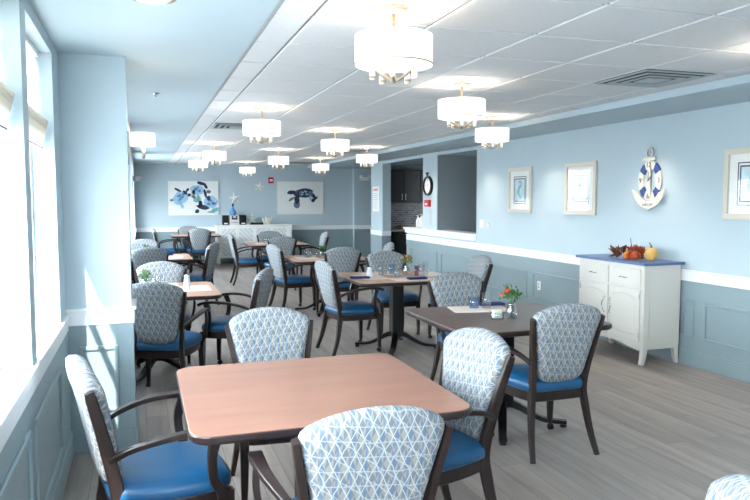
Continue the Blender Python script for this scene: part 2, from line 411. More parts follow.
def run_x(Y, a, b, panels, zrail=.90, zb=.80, name='', rail=True, zlo=.26, zhi=.62):
    bm = BM(); box(bm, a, b, Y-.008, Y, 0, zb); trim(bm, wains_m)
    if rail:
        bm = BM(); box(bm, a, b, Y-.016, Y, zb-.005, zrail-.02); box(bm, a, b, Y-.028, Y, zrail-.02, zrail); trim(bm, trim_m, bevel=.004)
    bm = BM(); box(bm, a, b, Y-.022, Y-.008, 0, .13); structure('baseboard_'+name, bm, wains_m, bevel=.003)
    if panels:
        bm = BM(); w_ = .028
        for (p, q) in panels:
            box(bm, p, q, Y-.022, Y-.006, zhi-w_, zhi); box(bm, p, q, Y-.022, Y-.006, zlo, zlo+w_)
            box(bm, p, p+w_, Y-.022, Y-.006, zlo+w_, zhi-w_); box(bm, q-w_, q, Y-.022, Y-.006, zlo+w_, zhi-w_)
        trim(bm, wains_m, bevel=.006)
run_y(XR, -1, Y0, 9.79, [(-1.2, .3), (.5, 2.0), (2.2, 3.6), (3.75, 5.13), (5.25, 5.40), (6.6, 8.11), (8.25, 9.7)], name='right')
run_y(XR, -1, 9.79, 12.77, [(9.85, 11.11), (11.27, 12.55)], name='right_half', zhi=.66)
run_y(XR, -1, 14.23, 15.02, [], name='right_pier')
run_x(14.23, XR-.02, 5.07, [], name='right_pier_front')
run_x(YB, XF, 5.31, [(0, 1.5), (3.75, 5.1)], name='back')
run_x(YB-.12, 5.31, 9.0, [(5.75, 6.1), (6.3, 7.6)], name='back_right')
run_y(XF, 1, 12.2, YB, [(12.4, 13.9), (14.1, 17.4)], name='left_rear')
run_y(XF, 1, 8.75, 9.1, [], name='left_return')
run_y(XP, 1, 5.0, 8.75, [(5.2, 6.3), (6.5, 7.4), (7.6, 8.6)], rail=False, zb=.78, name='left_middle')
run_y(XP, 1, 9.1, 12.2, [(9.3, 10.5), (10.7, 12.0)], rail=False, zb=.78, name='left_recess')
run_y(XP, 1, Y0, 4.632, [(-1.2, -.05), (.1, 1.25), (1.4, 1.95), (2.05, 3.0), (3.15, 4.10)], rail=False, name='left', zhi=.66, zlo=.2, zb=.78)
run_x(4.632, XP, -.072, [(-.385, -.155)], name='left_pilaster', zhi=.665, zlo=.25)
run_y(-.072, 1, 4.61, 5.0, [], name='left_pilaster_side')
# half-wall ledge
bm = BM(); box(bm, XR-.06, XR+.28, 9.79, 11.32, 1.0, 1.035); box(bm, XR-.06, XR, 11.32, 11.96, 1.0, 1.035); box(bm, XR-.06, XR+.28, 11.96, 12.83, 1.0, 1.035)
box(bm, XR-.035, XR, 9.79, 12.80, .93, 1.0)
trim(bm, trim_m, bevel=.005)

# ---- kitchen behind the opening
def brick_tile():
    m = bpy.data.materials.new('backsplash_tile'); m.use_nodes = True; nt = m.node_tree; p = nt.nodes['Principled BSDF']
    tc = nt.nodes.new('ShaderNodeTexCoord'); mp = nt.nodes.new('ShaderNodeMapping'); mp.inputs['Rotation'].default_value = (PI/2, 0, 0)
    v = nt.nodes.new('ShaderNodeTexBrick'); v.inputs['Scale'].default_value = 1; v.inputs['Brick Width'].default_value = .1; v.inputs['Row Height'].default_value = .05
    v.inputs['Mortar Size'].default_value = .005
    v.inputs['Color1'].default_value = lin((.38, .39, .41))+(1,); v.inputs['Color2'].default_value = lin((.22, .24, .27))+(1,); v.inputs['Mortar'].default_value = lin((.5, .5, .5))+(1,)
    nt.links.new(tc.outputs['Object'], mp.inputs[0]); nt.links.new(mp.outputs[0], v.inputs[0]); nt.links.new(v.outputs[0], p.inputs['Base Color']); p.inputs['Roughness'].default_value = .35
    return m
bm = BM(); box(bm, 5.08, 6.9, 14.965, 15.0, .92, 1.5); trim(bm, brick_tile())
r = thing('base_cabinet', 'black kitchen base cabinet seen through the dark doorway', 'cabinet', (5.9, 14.65, 0))
bm = BM(); box(bm, -.8, .8, -.3, .31, .1, .88); box(bm, -.8, .8, -.24, .31, 0, .1); finish('body', bm, dark_m, r, bevel=.003)
for k in range(4):
    bm = BM(); box(bm, -.79+.4*k, -.41+.4*k, -.318, -.3, .12, .86); d = finish('door', bm, dark_m, r, bevel=.004)
    bm = BM(); sweep(bm, [(-.45+.4*k, -.33, .6), (-.45+.4*k, -.35, .62), (-.45+.4*k, -.35, .74), (-.45+.4*k, -.33, .76)], (.005, .005)); finish('handle', bm, steel_m, d)
bm = BM(); box(bm, 5.09, 6.72, 14.31, 14.96, .88, .915); tag(finish('countertop', bm, mat('pale_counter', (.66, .62, .60), .3), bevel=.004), 'pale countertop on the black kitchen base cabinets', 'countertop')
r = thing('wall_cabinet', 'black upper kitchen cabinet over the tiled backsplash', 'cabinet', (5.9, 14.8, 1.5))
bm = BM(); box(bm, -.8, .8, -.17, .2, 0, .72); finish('body', bm, dark_m, r, bevel=.003)
for k in range(4):
    bm = BM(); box(bm, -.79+.4*k, -.41+.4*k, -.19, -.17, .01, .71); d = finish('door', bm, dark_m, r, bevel=.004)
    s = -.44 if k % 2 == 0 else -.76
    bm = BM(); sweep(bm, [(s+.4*k, -.19, .06), (s+.4*k, -.22, .07), (s+.4*k, -.22, .18), (s+.4*k, -.19, .19)], (.005, .005)); finish('handle', bm, steel_m, d)
bm = BM()
for k in range(9):
    a = k*.7; lathe(bm, [(.0, -.03), (.03, -.02), (.035, 0), (.02, .03), (0, .035)], 8, (.07*math.cos(a)*(k % 3)/2, .07*math.sin(a)*(k % 3)/2, .05+.015*(k % 2)))
lathe(bm, [(.08, 0), (.12, .03), (.14, .06), (.13, .06), (.1, .02), (0, .01)], 16)
tag(finish('bread_basket', bm, mat('bread_brown', (.45, .33, .24), .7), loc=(5.4, 14.5, .917), smooth=True), 'brown heaped bowl on the kitchen counter beyond the doorway', 'bowl')

# ================================================================== CEILING LIGHTS
def drum_light(name, label):
    r = thing(name, label, 'ceiling light', (0, 0, ZC), 0, 'drum pendants under the tiled ceiling')
    bm = BM(); lathe(bm, [(.0, -.028), (.052, -.028), (.066, -.018), (.068, 0)], 28); finish('canopy', bm, nickel_m, r, smooth=True)
    bm = BM(); lathe(bm, [(.008, -.33), (.008, -.028)], 10); lathe(bm, [(0, -.345), (.016, -.335), (.02, -.325), (.012, -.31), (0, -.305)], 12); finish('rod', bm, nickel_m, r, smooth=True)
    bm = BM(); n = 48
    lathe(bm, [(.18, -.262), (.18, -.126), (.177, -.126), (.177, -.262), (.18, -.262)], n, cap=False); s = finish('shade', bm, shade_m, r, smooth=True)
    s.data.materials[0] = shade_m
    bm = BM(); lathe(bm, [(.1803, -.254), (.1825, -.254), (.1825, -.260), (.1803, -.260), (.1803, -.254)], n, cap=False); finish('band', bm, nickel_m, s)
    bm = BM(); lathe(bm, [(.0, -.252), (.176, -.252), (.176, -.249), (0, -.249)], n); finish('diffuser', bm, diff_m, s)
    # four-armed spider carrying candle sleeves under the shade
    for k in range(5):
        a = k*2*PI/5+.5; c, sn = math.cos(a), math.sin(a)
        bm = BM(); sweep(bm, curve([(0, 0, -.335), (.04*c, .04*sn, -.318), (.095*c, .095*sn, -.285)], 4), (.006, .008), ref=(0, 0, 1)); ar = finish('arm', bm, nickel_m, r, smooth=True)
        bm = BM(); lathe(bm, [(0, -.33), (.010, -.329), (.0135, -.322), (.0135, -.253), (0, -.253)], 12, (.10*c, .115*sn, 0)); finish('candle_sleeve', bm, candle_m, ar, smooth=True)
        bm = BM(); lathe(bm, [(.0145, -.322), (.0145, -.312)], 12, (.10*c, .10*sn, 0)); finish('cup_ring', bm, nickel_m, ar, smooth=True)
    return r
LP = [(1.125, 3.12, 'large drum ceiling lamp nearest the camera'), (2.33, 4.94, 'drum ceiling lamp hanging over the flower table, second largest in view'),
      (3.565, 6.8, 'rightmost drum ceiling lamp, nearest the seahorse prints'), (1.115, 6.82, 'drum ceiling lamp beside the dark air vent on the left'),
      (2.345, 8.68, 'middle drum ceiling lamp above and left of the right-hand column'), (3.60, 11.3, 'drum ceiling lamp just left of the column with the notice'),
      (1.10, 11.25, 'drum ceiling lamp above the left turtle painting, nearer of two'), (2.29, 12.25, 'drum ceiling lamp beside the red fire alarm'),
      (3.60, 14.5, 'drum ceiling lamp above the right turtle painting'), (1.05, 13.9, 'far left drum ceiling lamp, hanging lowest over the left turtle painting'),
      (2.34, 16.4, 'farthest drum ceiling lamp, over the lattice sideboard'), ]
proto = None
for x, y, lb in LP:
    if proto is None: proto = drum_light('drum_ceiling_lamp', lb); o = proto; o.location = (x, y, ZC)
    else: o = dup(proto, (x, y, ZC), 0, lb)
for x, y in [(a, b) for a, b, _ in LP]+[(3.56, 3.1)]:
    ld = bpy.data.lights.new('lamp_bulb', 'POINT'); ld.energy = LAMP_W; ld.color = (1, .84, .66); ld.shadow_soft_size = .04
    lo = bpy.data.objects.new('lamp_bulb_light', ld); COL.objects.link(lo); lo.location = (x, y, ZC-.17)
o = dup(proto, (3.56, 3.1, ZC), 0, 'drum ceiling lamp just outside the right edge of the picture')

# recessed downlights in the right soffit
for k, (y, lb) in enumerate(((5.80, 'recessed downlight above the anchor clock'), (7.62, 'recessed downlight above the seahorse prints'), (9.3, 'recessed downlight near the top of the grey pass-through'), (11.5, 'recessed downlight in front of the clock column'), (3.9, 'recessed downlight above the wall beside the rightmost print'))):
    r = thing('recessed_downlight', lb, 'ceiling light', (4.475, y, ZS), 0, 'downlights in the right soffit')
    bm = BM(); lathe(bm, [(.075, 0), (.075, -.006), (.055, -.008), (.05, 0), (.045, .0)], 24, cap=False); finish('trim_ring', bm, white_m, r, smooth=True)
    bm = BM(); lathe(bm, [(0, -.001), (.05, -.001)], 24, cap=False); finish('lens', bm, mat('downlight_lens%d' % k, (1, .97, .9), .5, emit=(1, .95, .85), es=1.5), r)
    ld = bpy.data.lights.new('downlight', 'SPOT'); ld.energy = SPOT_W; ld.color = (1, .86, .68); ld.spot_size = 1.7; ld.spot_blend = .8; ld.shadow_soft_size = .05
    lo = bpy.data.objects.new('downlight_beam', ld); COL.objects.link(lo); lo.location = (4.5, y, ZS-.03)

# small flush lamp on the left soffit
r = thing('flush_mount_lamp', 'small flush glass lamp on the left painted ceiling, cut by the top edge', 'ceiling light', (.06, 2.9, ZS+.045))
bm = BM(); lathe(bm, [(.0, -.03), (.09, -.03), (.095, 0)], 32); finish('base_ring', bm, nickel_m, r, smooth=True)
bm = BM(); lathe(bm, [(0, -.115), (.06, -.11), (.083, -.095), (.085, -.03)], 32); s = finish('glass_bowl', bm, mat('frosted_bowl', (.93, .93, .92), .3), r, smooth=True)
bm = BM(); lathe(bm, [(.084, -.10), (.09, -.10), (.09, -.088), (.084, -.088), (.084, -.10)], 32, cap=False); finish('rim', bm, nickel_m, s)

# wall sconces
def sconce(label, loc, lit):
    r = thing('wall_sconce', label, 'wall lamp', loc, 0, 'shaded sconces on the left side')
    bm = BM(); box(bm, 0, .012, -.03, .03, -.16, .11); finish('backplate', bm, steel_m, r, bevel=.004)
    bm = BM(); sweep(bm, [(.01, 0, -.10), (.06, 0, -.10), (.15, 0, -.10)], (.008, .006)); lathe(bm, [(0, -.125), (.01, -.115), (.012, -.1), (.012, -.06), (0, -.06)], 10, (.095, 0, 0)); finish('arm', bm, steel_m, r, smooth=True)
    bm = BM(); lathe(bm, [(.080, -.04), (.080, .045), (.077, .045), (.077, -.04), (.080, -.04)], 32, (.09, 0, 0), cap=False); finish('shade', bm, shade_m if lit else shadeoff_m, r, smooth=True)
    bm = BM(); lathe(bm, [(0, -.06), (.014, -.05), (.02, -.02), (.012, .01), (0, .02)], 12, (.095, 0, 0)); finish('bulb', bm, bulb_m if lit else shadeoff_m, r, smooth=True)
    if lit:
        ld = bpy.data.lights.new('sconce_bulb', 'POINT'); ld.energy = 2.5; ld.color = (1, .86, .7); ld.shadow_soft_size = .03
        lo = bpy.data.objects.new('sconce_light', ld); COL.objects.link(lo); lo.location = (loc[0]+.1, loc[1], loc[2]+.04)
sconce('glowing white drum sconce on the side of the blue pilaster', (-.072, 4.85, 1.95), True)
sconce('small unlit grey sconce on the far left wall', (-.145, 13.6, 1.95), False)

# air vents
def vent(label, x, y, tight=False):
    r = thing('air_vent', label, 'air vent', (x, y, ZC), 0, 'square diffusers in the ceiling tiles')
    bm = BM(); box(bm, -.29, .29, -.29, .29, -.001, .0); finish('shade_backing', bm, shadow_m, r)  # dark sheet standing in for shade behind the louvres
    for k, (o_, i_) in enumerate(((.298, .262), (.225, .195), (.158, .13))):
        bm = BM(); z0 = -.006-.004*k
        for (a, b, c, d) in ((-o_, o_, -o_, -i_), (-o_, o_, i_, o_), (-o_, -i_, -i_, i_), (i_, o_, -i_, i_)): box(bm, a, b, c, d, z0-.006, z0)
        finish('louvre', bm, ventgrey_m, r, bevel=.002)
    bm = BM(); box(bm, -.09, .09, -.09, .09, -.022, -.014); finish('centre_plate', bm, ventgrey_m, r)
vent('large square air vent in the ceiling tiles near the right soffit', 3.552, 4.302)
vent('grey air vent in the ceiling left of a drum lamp', 1.112, 8.572)
vent('small air vent in the ceiling between two lamps near the column', 3.552, 12.232)
vent('farthest air vent in the ceiling over the right turtle painting', 3.552, 16.5)
# sprinkler heads
for x, y, z, lb in ((.13, 6.1, ZS+.045, 'small sprinkler head on the left painted ceiling'),):
    bm = BM(); lathe(bm, [(.03, 0), (.03, -.006), (.01, -.01), (.008, -.03), (.02, -.034), (.0, -.036)], 14); tag(finish('sprinkler_head', bm, chrome_m, loc=(x, y, z), smooth=True), lb, 'sprinkler')

# ================================================================== ROMAN BLINDS
def blind(label, y0, y1):
    r = thing('roman_blind', label, 'window blind', (XP-.085, (y0+y1)/2, 2.37), 0, 'roman blinds on the near windows')
    h = (y1-y0)/2-.01
    bm = BM(); box(bm, -.02, .02, -h, h, -.03, 0); finish('headrail', bm, white_m, r)
    pr = [(0, -.03), (.012, -.15), (.0, -.17), (.014, -.30), (.0, -.34)]
    bm = BM()
    for (d0, z0), (d1, z1) in zip(pr, pr[1:]):
        v = [bm.verts.new(p) for p in ((d0, -h, z0), (d0, h, z0), (d1, h, z1), (d1, -h, z1))]; bm.faces.new(v)
    bmesh.ops.solidify(bm, geom=bm.faces[:], thickness=.004); finish('upper_cloth', bm, blind_m, r)
    for k in range(4):
        zt = -.34-.006*k; zb = -.42-.036*k; dd = .060-.010*k
        bm = BM(); n = 8; ring = []
        for i in range(n+1):
            a = i/n*PI; ring.append((math.sin(a)*dd+.004*k, zt-(zt-zb)*(i/n)))
        for (d0, z0), (d1, z1) in zip(ring, ring[1:]):
            v = [bm.verts.new(p) for p in ((d0, -h, z0), (d0, h, z0), (d1, h, z1), (d1, -h, z1))]; bm.faces.new(v)
        bmesh.ops.solidify(bm, geom=bm.faces[:], thickness=.003); f = finish('fold', bm, blind_m, r)
        bm = BM(); sweep(bm, [(dd*.35+.004*k, -h, zb+.008), (dd*.35+.004*k, h, zb+.008)], (.005, .005)); finish('piping', bm, blindedge_m, f)
blind('roman blind on the window nearest the blue pilaster', 3.37, 4.31)
blind('roman blind on the window at the left picture edge', 2.28, 3.22)

# ================================================================== CHAIRS
CHG = 'upholstered armchairs around the tables'
def make_chair(label):
    r = thing('dining_armchair', label, 'chair', (0, 0, 0), 0, CHG)
    # seat cushion
    def seat_outline(g_=0.):
        out = []
        for x, y in curve([(.0, .245-g_), (.17, .235-g_), (.235-g_, .19), (.25-g_, .08), (.235-g_, -.08), (.20-g_, -.20), (.15, -.235+g_), (0, -.24+g_), (-.15, -.235+g_), (-.20+g_, -.20), (-.235+g_, -.08), (-.25+g_, .08), (-.235+g_, .19), (-.17, .235-g_), (0, .245-g_)], 4)[:-1] and [(p.x, p.y) for p in curve([(a, b, 0) for a, b in ((.0, .245-g_), (.17, .235-g_), (.235-g_, .19), (.25-g_, .08), (.235-g_, -.08), (.20-g_, -.20), (.15, -.235+g_), (0, -.24+g_), (-.15, -.235+g_), (-.20+g_, -.20), (-.235+g_, -.08), (-.25+g_, .08), (-.235+g_, .19), (-.17, .235-g_), (0, .245-g_))], 4)[:-1]]:
            out.append((x, y))
        return out
    bm = BM(); slab(bm, seat_outline(0), [(.02, .402), (.003, .41), (0, .43), (.004, .452), (.022, .468), (.06, .479), (.14, .487)]); finish('seat', bm, vinyl_m, r, smooth=True)
    bm = BM(); slab(bm, seat_outline(.012), [(.02, .338), (.008, .345), (.004, .395), (.006, .404)]); finish('seat_frame', bm, chairwood_m, r, smooth=False)
    # backrest cushion (x,z outline), leaned and wrapped
    half = [(0, .455), (.07, .457), (.12, .470), (.150, .505), (.166, .57), (.184, .66), (.206, .76), (.225, .835), (.228, .872), (.208, .900), (.15, .927), (.08, .944), (0, .950)]
    pts = [(a, b, 0) for a, b in half] + [(-a, b, 0) for a, b in half[::-1][1:-1]]
    cl = curve(pts+[pts[0]], 2)[:-1]; outl = [(p.x, p.y) for p in cl]
    def tf(q):
        x, z, d = q
        y = -.196-(z-.43)*.23 - .022*(1-(x/.23)**2) + d
        return (x, y, z)
    bm = BM(); slab(bm, outl, [(.10, .056), (.05, .052), (.016, .040), (.0, .014), (.0, -.010), (.012, -.026), (.05, -.034), (.10, -.036)], tf); finish('backrest', bm, fabric_m, r, smooth=True)
    for s in (-1, 1):
        # rear post and leg in one sweep
        p = curve([(s*.225, -.305, 0), (s*.208, -.255, .14), (s*.190, -.222, .30), (s*.180, -.210, .43), (s*.200, -.246, .62), (s*.235, -.296, .82), (s*.242, -.308, .865)], 5)
        bm = BM(); sweep(bm, p, lerps([(.0125, .015), (.015, .019), (.017, .024), (.017, .026), (.014, .025), (.012, .020), (.011, .017)], len(p)), sq=True); lg = finish('rear_leg', bm, chairwood_m, r, bevel=0)
        bm = BM(); lathe(bm, [(.011, 0), (.012, .006), (.0, .007)], 10, (s*.225, -.305, -.001)); finish('glide', bm, steel_m, lg)
        p = [(s*.222, .205, .40), (s*.222, .205, .30), (s*.224, .208, .15), (s*.226, .21, .045)]
        bm = BM(); sweep(bm, p, [(.023, .023), (.021, .021), (.018, .018), (.014, .014)], sq=True); lg = finish('front_leg', bm, chairwood_m, r)
        bm = BM()
        for q in (-.009, .009):
            ring0 = len(bm.verts); sweep(bm, [(s*.226+q-.004, .202, .0215), (s*.226+q+.004, .202, .0215)], (.0205, .0205), n=14, ref=(0, 0, 1))
        lathe(bm, [(.007, .02), (.007, .046), (.012, .05)], 8, (s*.226, .206, 0)); finish('caster', bm, plastic_m, lg)
        # arm
        p = curve([(s*.204, -.240, .585), (s*.245, -.16, .630), (s*.280, -.04, .662), (s*.290, .08, .672), (s*.286, .17, .664), (s*.275, .222, .645)], 5)
        bm = BM(); sweep(bm, p, lerps([(.012, .012), (.015, .011), (.02, .011), (.025, .011), (.026, .012), (.020, .013)], len(p)), sq=True); finish('armrest', bm, chairwood_m, r)
        p = curve([(s*.282, .150, .655), (s*.292, .125, .57), (s*.275, .135, .47), (s*.245, .175, .40), (s*.238, .185, .35)], 5)
        bm = BM(); sweep(bm, p, lerps([(.011, .024), (.011, .018), (.012, .018), (.014, .022), (.014, .022)], len(p)), sq=True); finish('arm_support', bm, chairwood_m, r)
    return r
# (x, y, facing angle in degrees from +Y counter-clockwise, label)
CH = [
 (.065, 3.0, -80, 'armchair at the left side of the nearest table, beside the window wall'),
 (.68, 3.66, 180, 'pale patterned armchair at the far side of the nearest table, facing the camera'),
 (.648, 2.27, 0, 'armchair at the near side of the nearest table, its back cut by the bottom edge'),
 (1.20, 2.93, 100, 'pale armchair at the right side of the nearest table'),
 (2.385, 3.88, 1, 'armchair seen from behind at the near side of the flower table, by the buffet'),
 (2.50, 5.11, 178, 'armchair at the far side of the flower table, facing the camera'),
 (2.06, 7.00, -82, 'armchair at the left side of the middle table with navy napkins'),
 (2.78, 7.70, 180, 'armchair at the far side of the middle table, behind its flowers'),
 (3.27, 7.05, 92, 'pale armchair against the blue wainscot, right of the middle table'),
 (2.50, 9.20, 0, 'armchair with its back to the camera at the glasses table behind the napkin table'),
 (2.04, 9.83, -76, 'pale armchair at the left end of the glasses table behind the napkin table'),
 (3.08, 9.6, 82, 'pale armchair peeking out left of the pier with the notice'),
 (1.87, 13.2, -90, 'pale armchair directly in front of the lattice sideboard, facing right'),
 (2.42, 13.75, 180, 'armchair at the far side of the table before the sideboard'),
 (2.27, 12.2, 0, 'armchair seen from behind at the near side of the table before the sideboard'),
 (3.05, 13.2, 88, 'pale armchair below the right turtle painting, facing left'),
 (.17, 5.84, -19, 'armchair seen from behind, closest of those right of the blue pilaster'),
 (.77, 6.46, 66, 'armchair facing left at the right side of the first window-side table'),
 (.17, 7.02, 180, 'armchair behind the small plant at the far side of the first window-side table'),
 (.08, 9.95, 0, 'armchair with its back to the camera at the second window-side table'),
 (.02, 11.4, 180, 'farthest armchair against the left wall, half hidden by a plant'),
 (.70, 10.55, 68, 'tan-backed armchair turned left at the right side of the second window-side table'),
 (.56, 16.35, -90, 'pale armchair facing right at the far window-side table, under the left turtle painting'),
 (1.20, 16.15, 0, 'armchair seen from behind at the far table left of the lattice sideboard'),
 (1.06, 17.1, 180, 'armchair mostly hidden at the back of the far table left of the sideboard'),
 (.955, 1.285, 57, 'armchair whose pale back top pokes into the bottom right corner'),
]
cp = None
for x, y, a, lb in CH:
    if cp is None: cp = make_chair(lb); cp.location = (x, y, 0); cp.rotation_euler = (0, 0, math.radians(a))
    else: dup(cp, (x, y, 0), math.radians(a), lb)

# ================================================================== TABLES
TBG = 'square pedestal dining tables'
def make_table(label, m, hx=.54, hy=.535):
    r = thing('pedestal_table', label, 'table', (0, 0, 0), 0, TBG)
    bm = BM(); slab(bm, rrect(hx-.004, hy-.004, .085), [(0, .745), (0, .7585), (.004, .7605)]); finish('tabletop', bm, m, r)
    bm = BM(); slab(bm, rrect(hx, hy, .088), [(.03, .722), (.008, .727), (0, .738), (0, .752), (.003, .757)]); finish('edge_band', bm, edge_m, r)
    bm = BM(); box(bm, -.062, .062, -.062, .062, .13, .70); finish('column', bm, black_m, r, bevel=.008)
    bm = BM(); box(bm, -.2, .2, -.2, .2, .70, .722); finish('top_plate', bm, black_m, r, bevel=.004)
    for k in range(4):
        a = math.radians(-27)+k*PI/2; c, s = math.cos(a), math.sin(a)
        p = curve([(.0*c, .0*s, .155), (.09*c, .09*s, .145), (.20*c, .20*s, .085), (.30*c, .30*s, .045), (.44*c, .44*s, .034)], 4)
        bm = BM(); sweep(bm, p, lerps([(.035, .03), (.032, .024), (.03, .018), (.028, .015), (.026, .012)], len(p)), sq=True, ref=(-s, c, 0)); f = finish('base_foot', bm, black_m, r)
        bm = BM(); lathe(bm, [(.022, 0), (.022, .018), (.012, .025)], 12, (.42*c, .42*s, 0)); finish('levelling_pad', bm, plastic_m, f)
    return r
T1 = make_table('bare reddish table nearest the camera', tabletop_m); T1.location = (.675, 2.93, 0)
TB = [((2.35, 4.30, 0), tableshaded_m, 'dark brown table with the orange flowers, nearest the buffet'),
      ((2.53, 6.93, 0), tablelit_m, 'tan table with two navy napkins in the middle of the room'),
      ((2.42, 9.50, 0), tablelit_m, 'tan table behind the napkin table, set with plain glasses'),
      ((2.35, 12.95, 0), tablelit_m, 'pale table in front of the lattice sideboard'),
      ((.10, 6.56, 0), tablelit_m, 'first window-side table past the blue pilaster'),
      ((.12, 10.4, 0), tablelit_m, 'second window-side table past the blue pilaster'),
      ((1.17, 16.75, 0), tablelit_m, 'farthest window-side table, left of the lattice sideboard')]
for i, (loc, m, lb) in enumerate(TB):
    o = dup(T1, loc, 0, lb)
    for ch in [c for c in bpy.data.objects if c.parent == o and c.name.startswith('tabletop')]:
        me = ch.data.copy(); me.materials[0] = m; ch.data = me

# ================================================================== TABLE SETTINGS
ZT = .7605
def placemat(x, y, rz, lb, sx=.21, sy=.14):
    bm = BM(); slab(bm, rrect(sx, sy, .01, 2), [(0, 0), (0, .002)]); return tag(finish('placemat', bm, matp_m, loc=(x, y, ZT+.0005), rz=rz), lb, 'placemat', 'paper placemats')
def napkin(x, y, rz, lb, z=ZT+.003):
    bm = BM(); box(bm, -.10, .10, -.045, .045, 0, .008); box(bm, -.097, .10, -.043, .043, .009, .018)
    return tag(finish('folded_napkin', bm, napkin_m, loc=(x, y, z), rz=rz, bevel=.004), lb, 'napkin', 'folded navy napkins')
def glass_cup(x, y, lb, h=.10, r0=.028, r1=.036, m=tumbler_m, z=ZT+.001):
    bm = BM(); lathe(bm, [(0, 0), (r0, 0), (r1, h), (r1-.0025, h), (r0-.003, .008), (0, .008)], 20)
    return tag(finish('water_glass', bm, m, loc=(x, y, z), smooth=True), lb, 'glass', 'water glasses on the tables')
def shaker(x, y, lb, h=.11, name='salt_shaker'):
    r = thing(name, lb, 'shaker', (x, y, ZT+.001))
    bm = BM(); lathe(bm, [(0, 0), (.026, 0), (.030, .02), (.026, h*.7), (.019, h*.82)], 18); finish('body', bm, mat('white_salt', (.9, .92, .94), .3), r, smooth=True)
    bm = BM(); lathe(bm, [(.020, h*.8), (.023, h*.82), (.023, h*.95), (.014, h), (0, h)], 18); finish('cap', bm, white_m, r, smooth=True)
    return r
def leaf_blob(bm, c, n, spread, size, zsc=1.):
    for i in range(n):
        a = random.uniform(0, 2*PI); e = random.uniform(-.3, 1.2); rr = spread*random.uniform(.3, 1)
        p = Vector((c[0]+rr*math.cos(a)*math.cos(e), c[1]+rr*math.sin(a)*math.cos(e), c[2]+rr*math.sin(e)*zsc))
        d = Vector((random.gauss(0, 1), random.gauss(0, 1), random.gauss(.6, 1))).normalized(); s = d.orthogonal().normalized(); s.rotate(Matrix.Rotation(random.uniform(0, 6), 3, d)); u = d.cross(s)
        L = size*random.uniform(.7, 1.3)
        v = [bm.verts.new(p), bm.verts.new(p+d*L*.4+s*L*.25+u*L*.04), bm.verts.new(p+d*L), bm.verts.new(p+d*L*.4-s*L*.25+u*L*.04), bm.verts.new(p+d*L*.45+u*L*.1)]
        bm.faces.new((v[0], v[1], v[4])); bm.faces.new((v[1], v[2], v[4])); bm.faces.new((v[2], v[3], v[4])); bm.faces.new((v[3], v[0], v[4]))
def vase(x, y, lb, flowers, leafm=leaf_m, h=.10, sp=.06, gl=tumbler_m):
    r = thing('flower_vase', lb, 'vase', (x, y, ZT+.001))
    bm = BM(); lathe(bm, [(0, 0), (.028, 0), (.040, .03), (.042, .055), (.026, h*.85), (.030, h), (.028, h), (.023, h*.85), (.038, .055), (.036, .03), (.022, .006), (0, .006)], 20); finish('vase_glass', bm, gl, r, smooth=True)
    bm = BM()
    for k in range(6):
        a = k*1.1; sweep(bm, [(.012*math.cos(a), .012*math.sin(a), .01), (.01*math.cos(a), .01*math.sin(a), h), (sp*.7*math.cos(a), sp*.7*math.sin(a), h+sp)], (.002, .002), n=5)
    leaf_blob(bm, (0, 0, h+.35*sp), 70, sp*1.15, .035); finish('foliage', bm, leafm, r)
    for (dx, dy, dz, rr, fm) in flowers:
        bm = BM()
        for k in range(11):
            a = k*2.4; ro = rr*(.25+.07*k); e = .9-k*.06
            c = Vector((dx, dy, dz)); d = Vector((math.cos(a)*math.cos(e), math.sin(a)*math.cos(e), math.sin(e))); s = Vector((-math.sin(a), math.cos(a), 0))
            v = [bm.verts.new(c), bm.verts.new(c+d*rr*.6+s*rr*.45), bm.verts.new(c+d*rr*1.1+Vector((0, 0, rr*.1))), bm.verts.new(c+d*rr*.6-s*rr*.45)]; bm.faces.new(v)
        lathe(bm, [(0, -rr*.5), (rr*.45, -rr*.2), (rr*.5, rr*.25), (0, rr*.55)], 8, (dx, dy, dz))
        finish('bloom', bm, fm, r)
    return r
# flower table
placemat(2.33, 4.62, -.2, 'paper placemat on the dark flower table')
napkin(2.50, 4.76, 0, 'rolled navy napkin on the flower table behind the glasses')
glass_cup(2.31, 4.66, 'wide tumbler on the flower table placemat', .085, .036, .040, blueglass_m)
glass_cup(2.39, 4.62, 'taller glass on the flower table, right of the wide tumbler', .12, .030, .034)
vase(2.34, 4.16, 'glass vase of orange flowers on the dark table', [(-.045, -.02, .19, .026, orange_m), (-.075, .0, .165, .02, orange_m), (-.02, .02, .17, .018, orange_m)], h=.115, sp=.075)
r = thing('sugar_bowl', 'clear glass bowl of sugar packets beside the orange flowers', 'bowl', (2.25, 4.19, ZT+.001))
bm = BM(); lathe(bm, [(0, 0), (.045, 0), (.052, .05), (.049, .05), (.042, .006), (0, .006)], 20); finish('bowl_glass', bm, tumbler_m, r, smooth=True)
for k in range(6):
    bm = BM(); box(bm, -.028+.01*k-.002, -.028+.01*k+.002, -.022, .022, .01, .062); finish('packet', bm, mat('packet%d' % k, ((.93, .93, .9), (.85, .88, .80))[k % 2], .6), r)
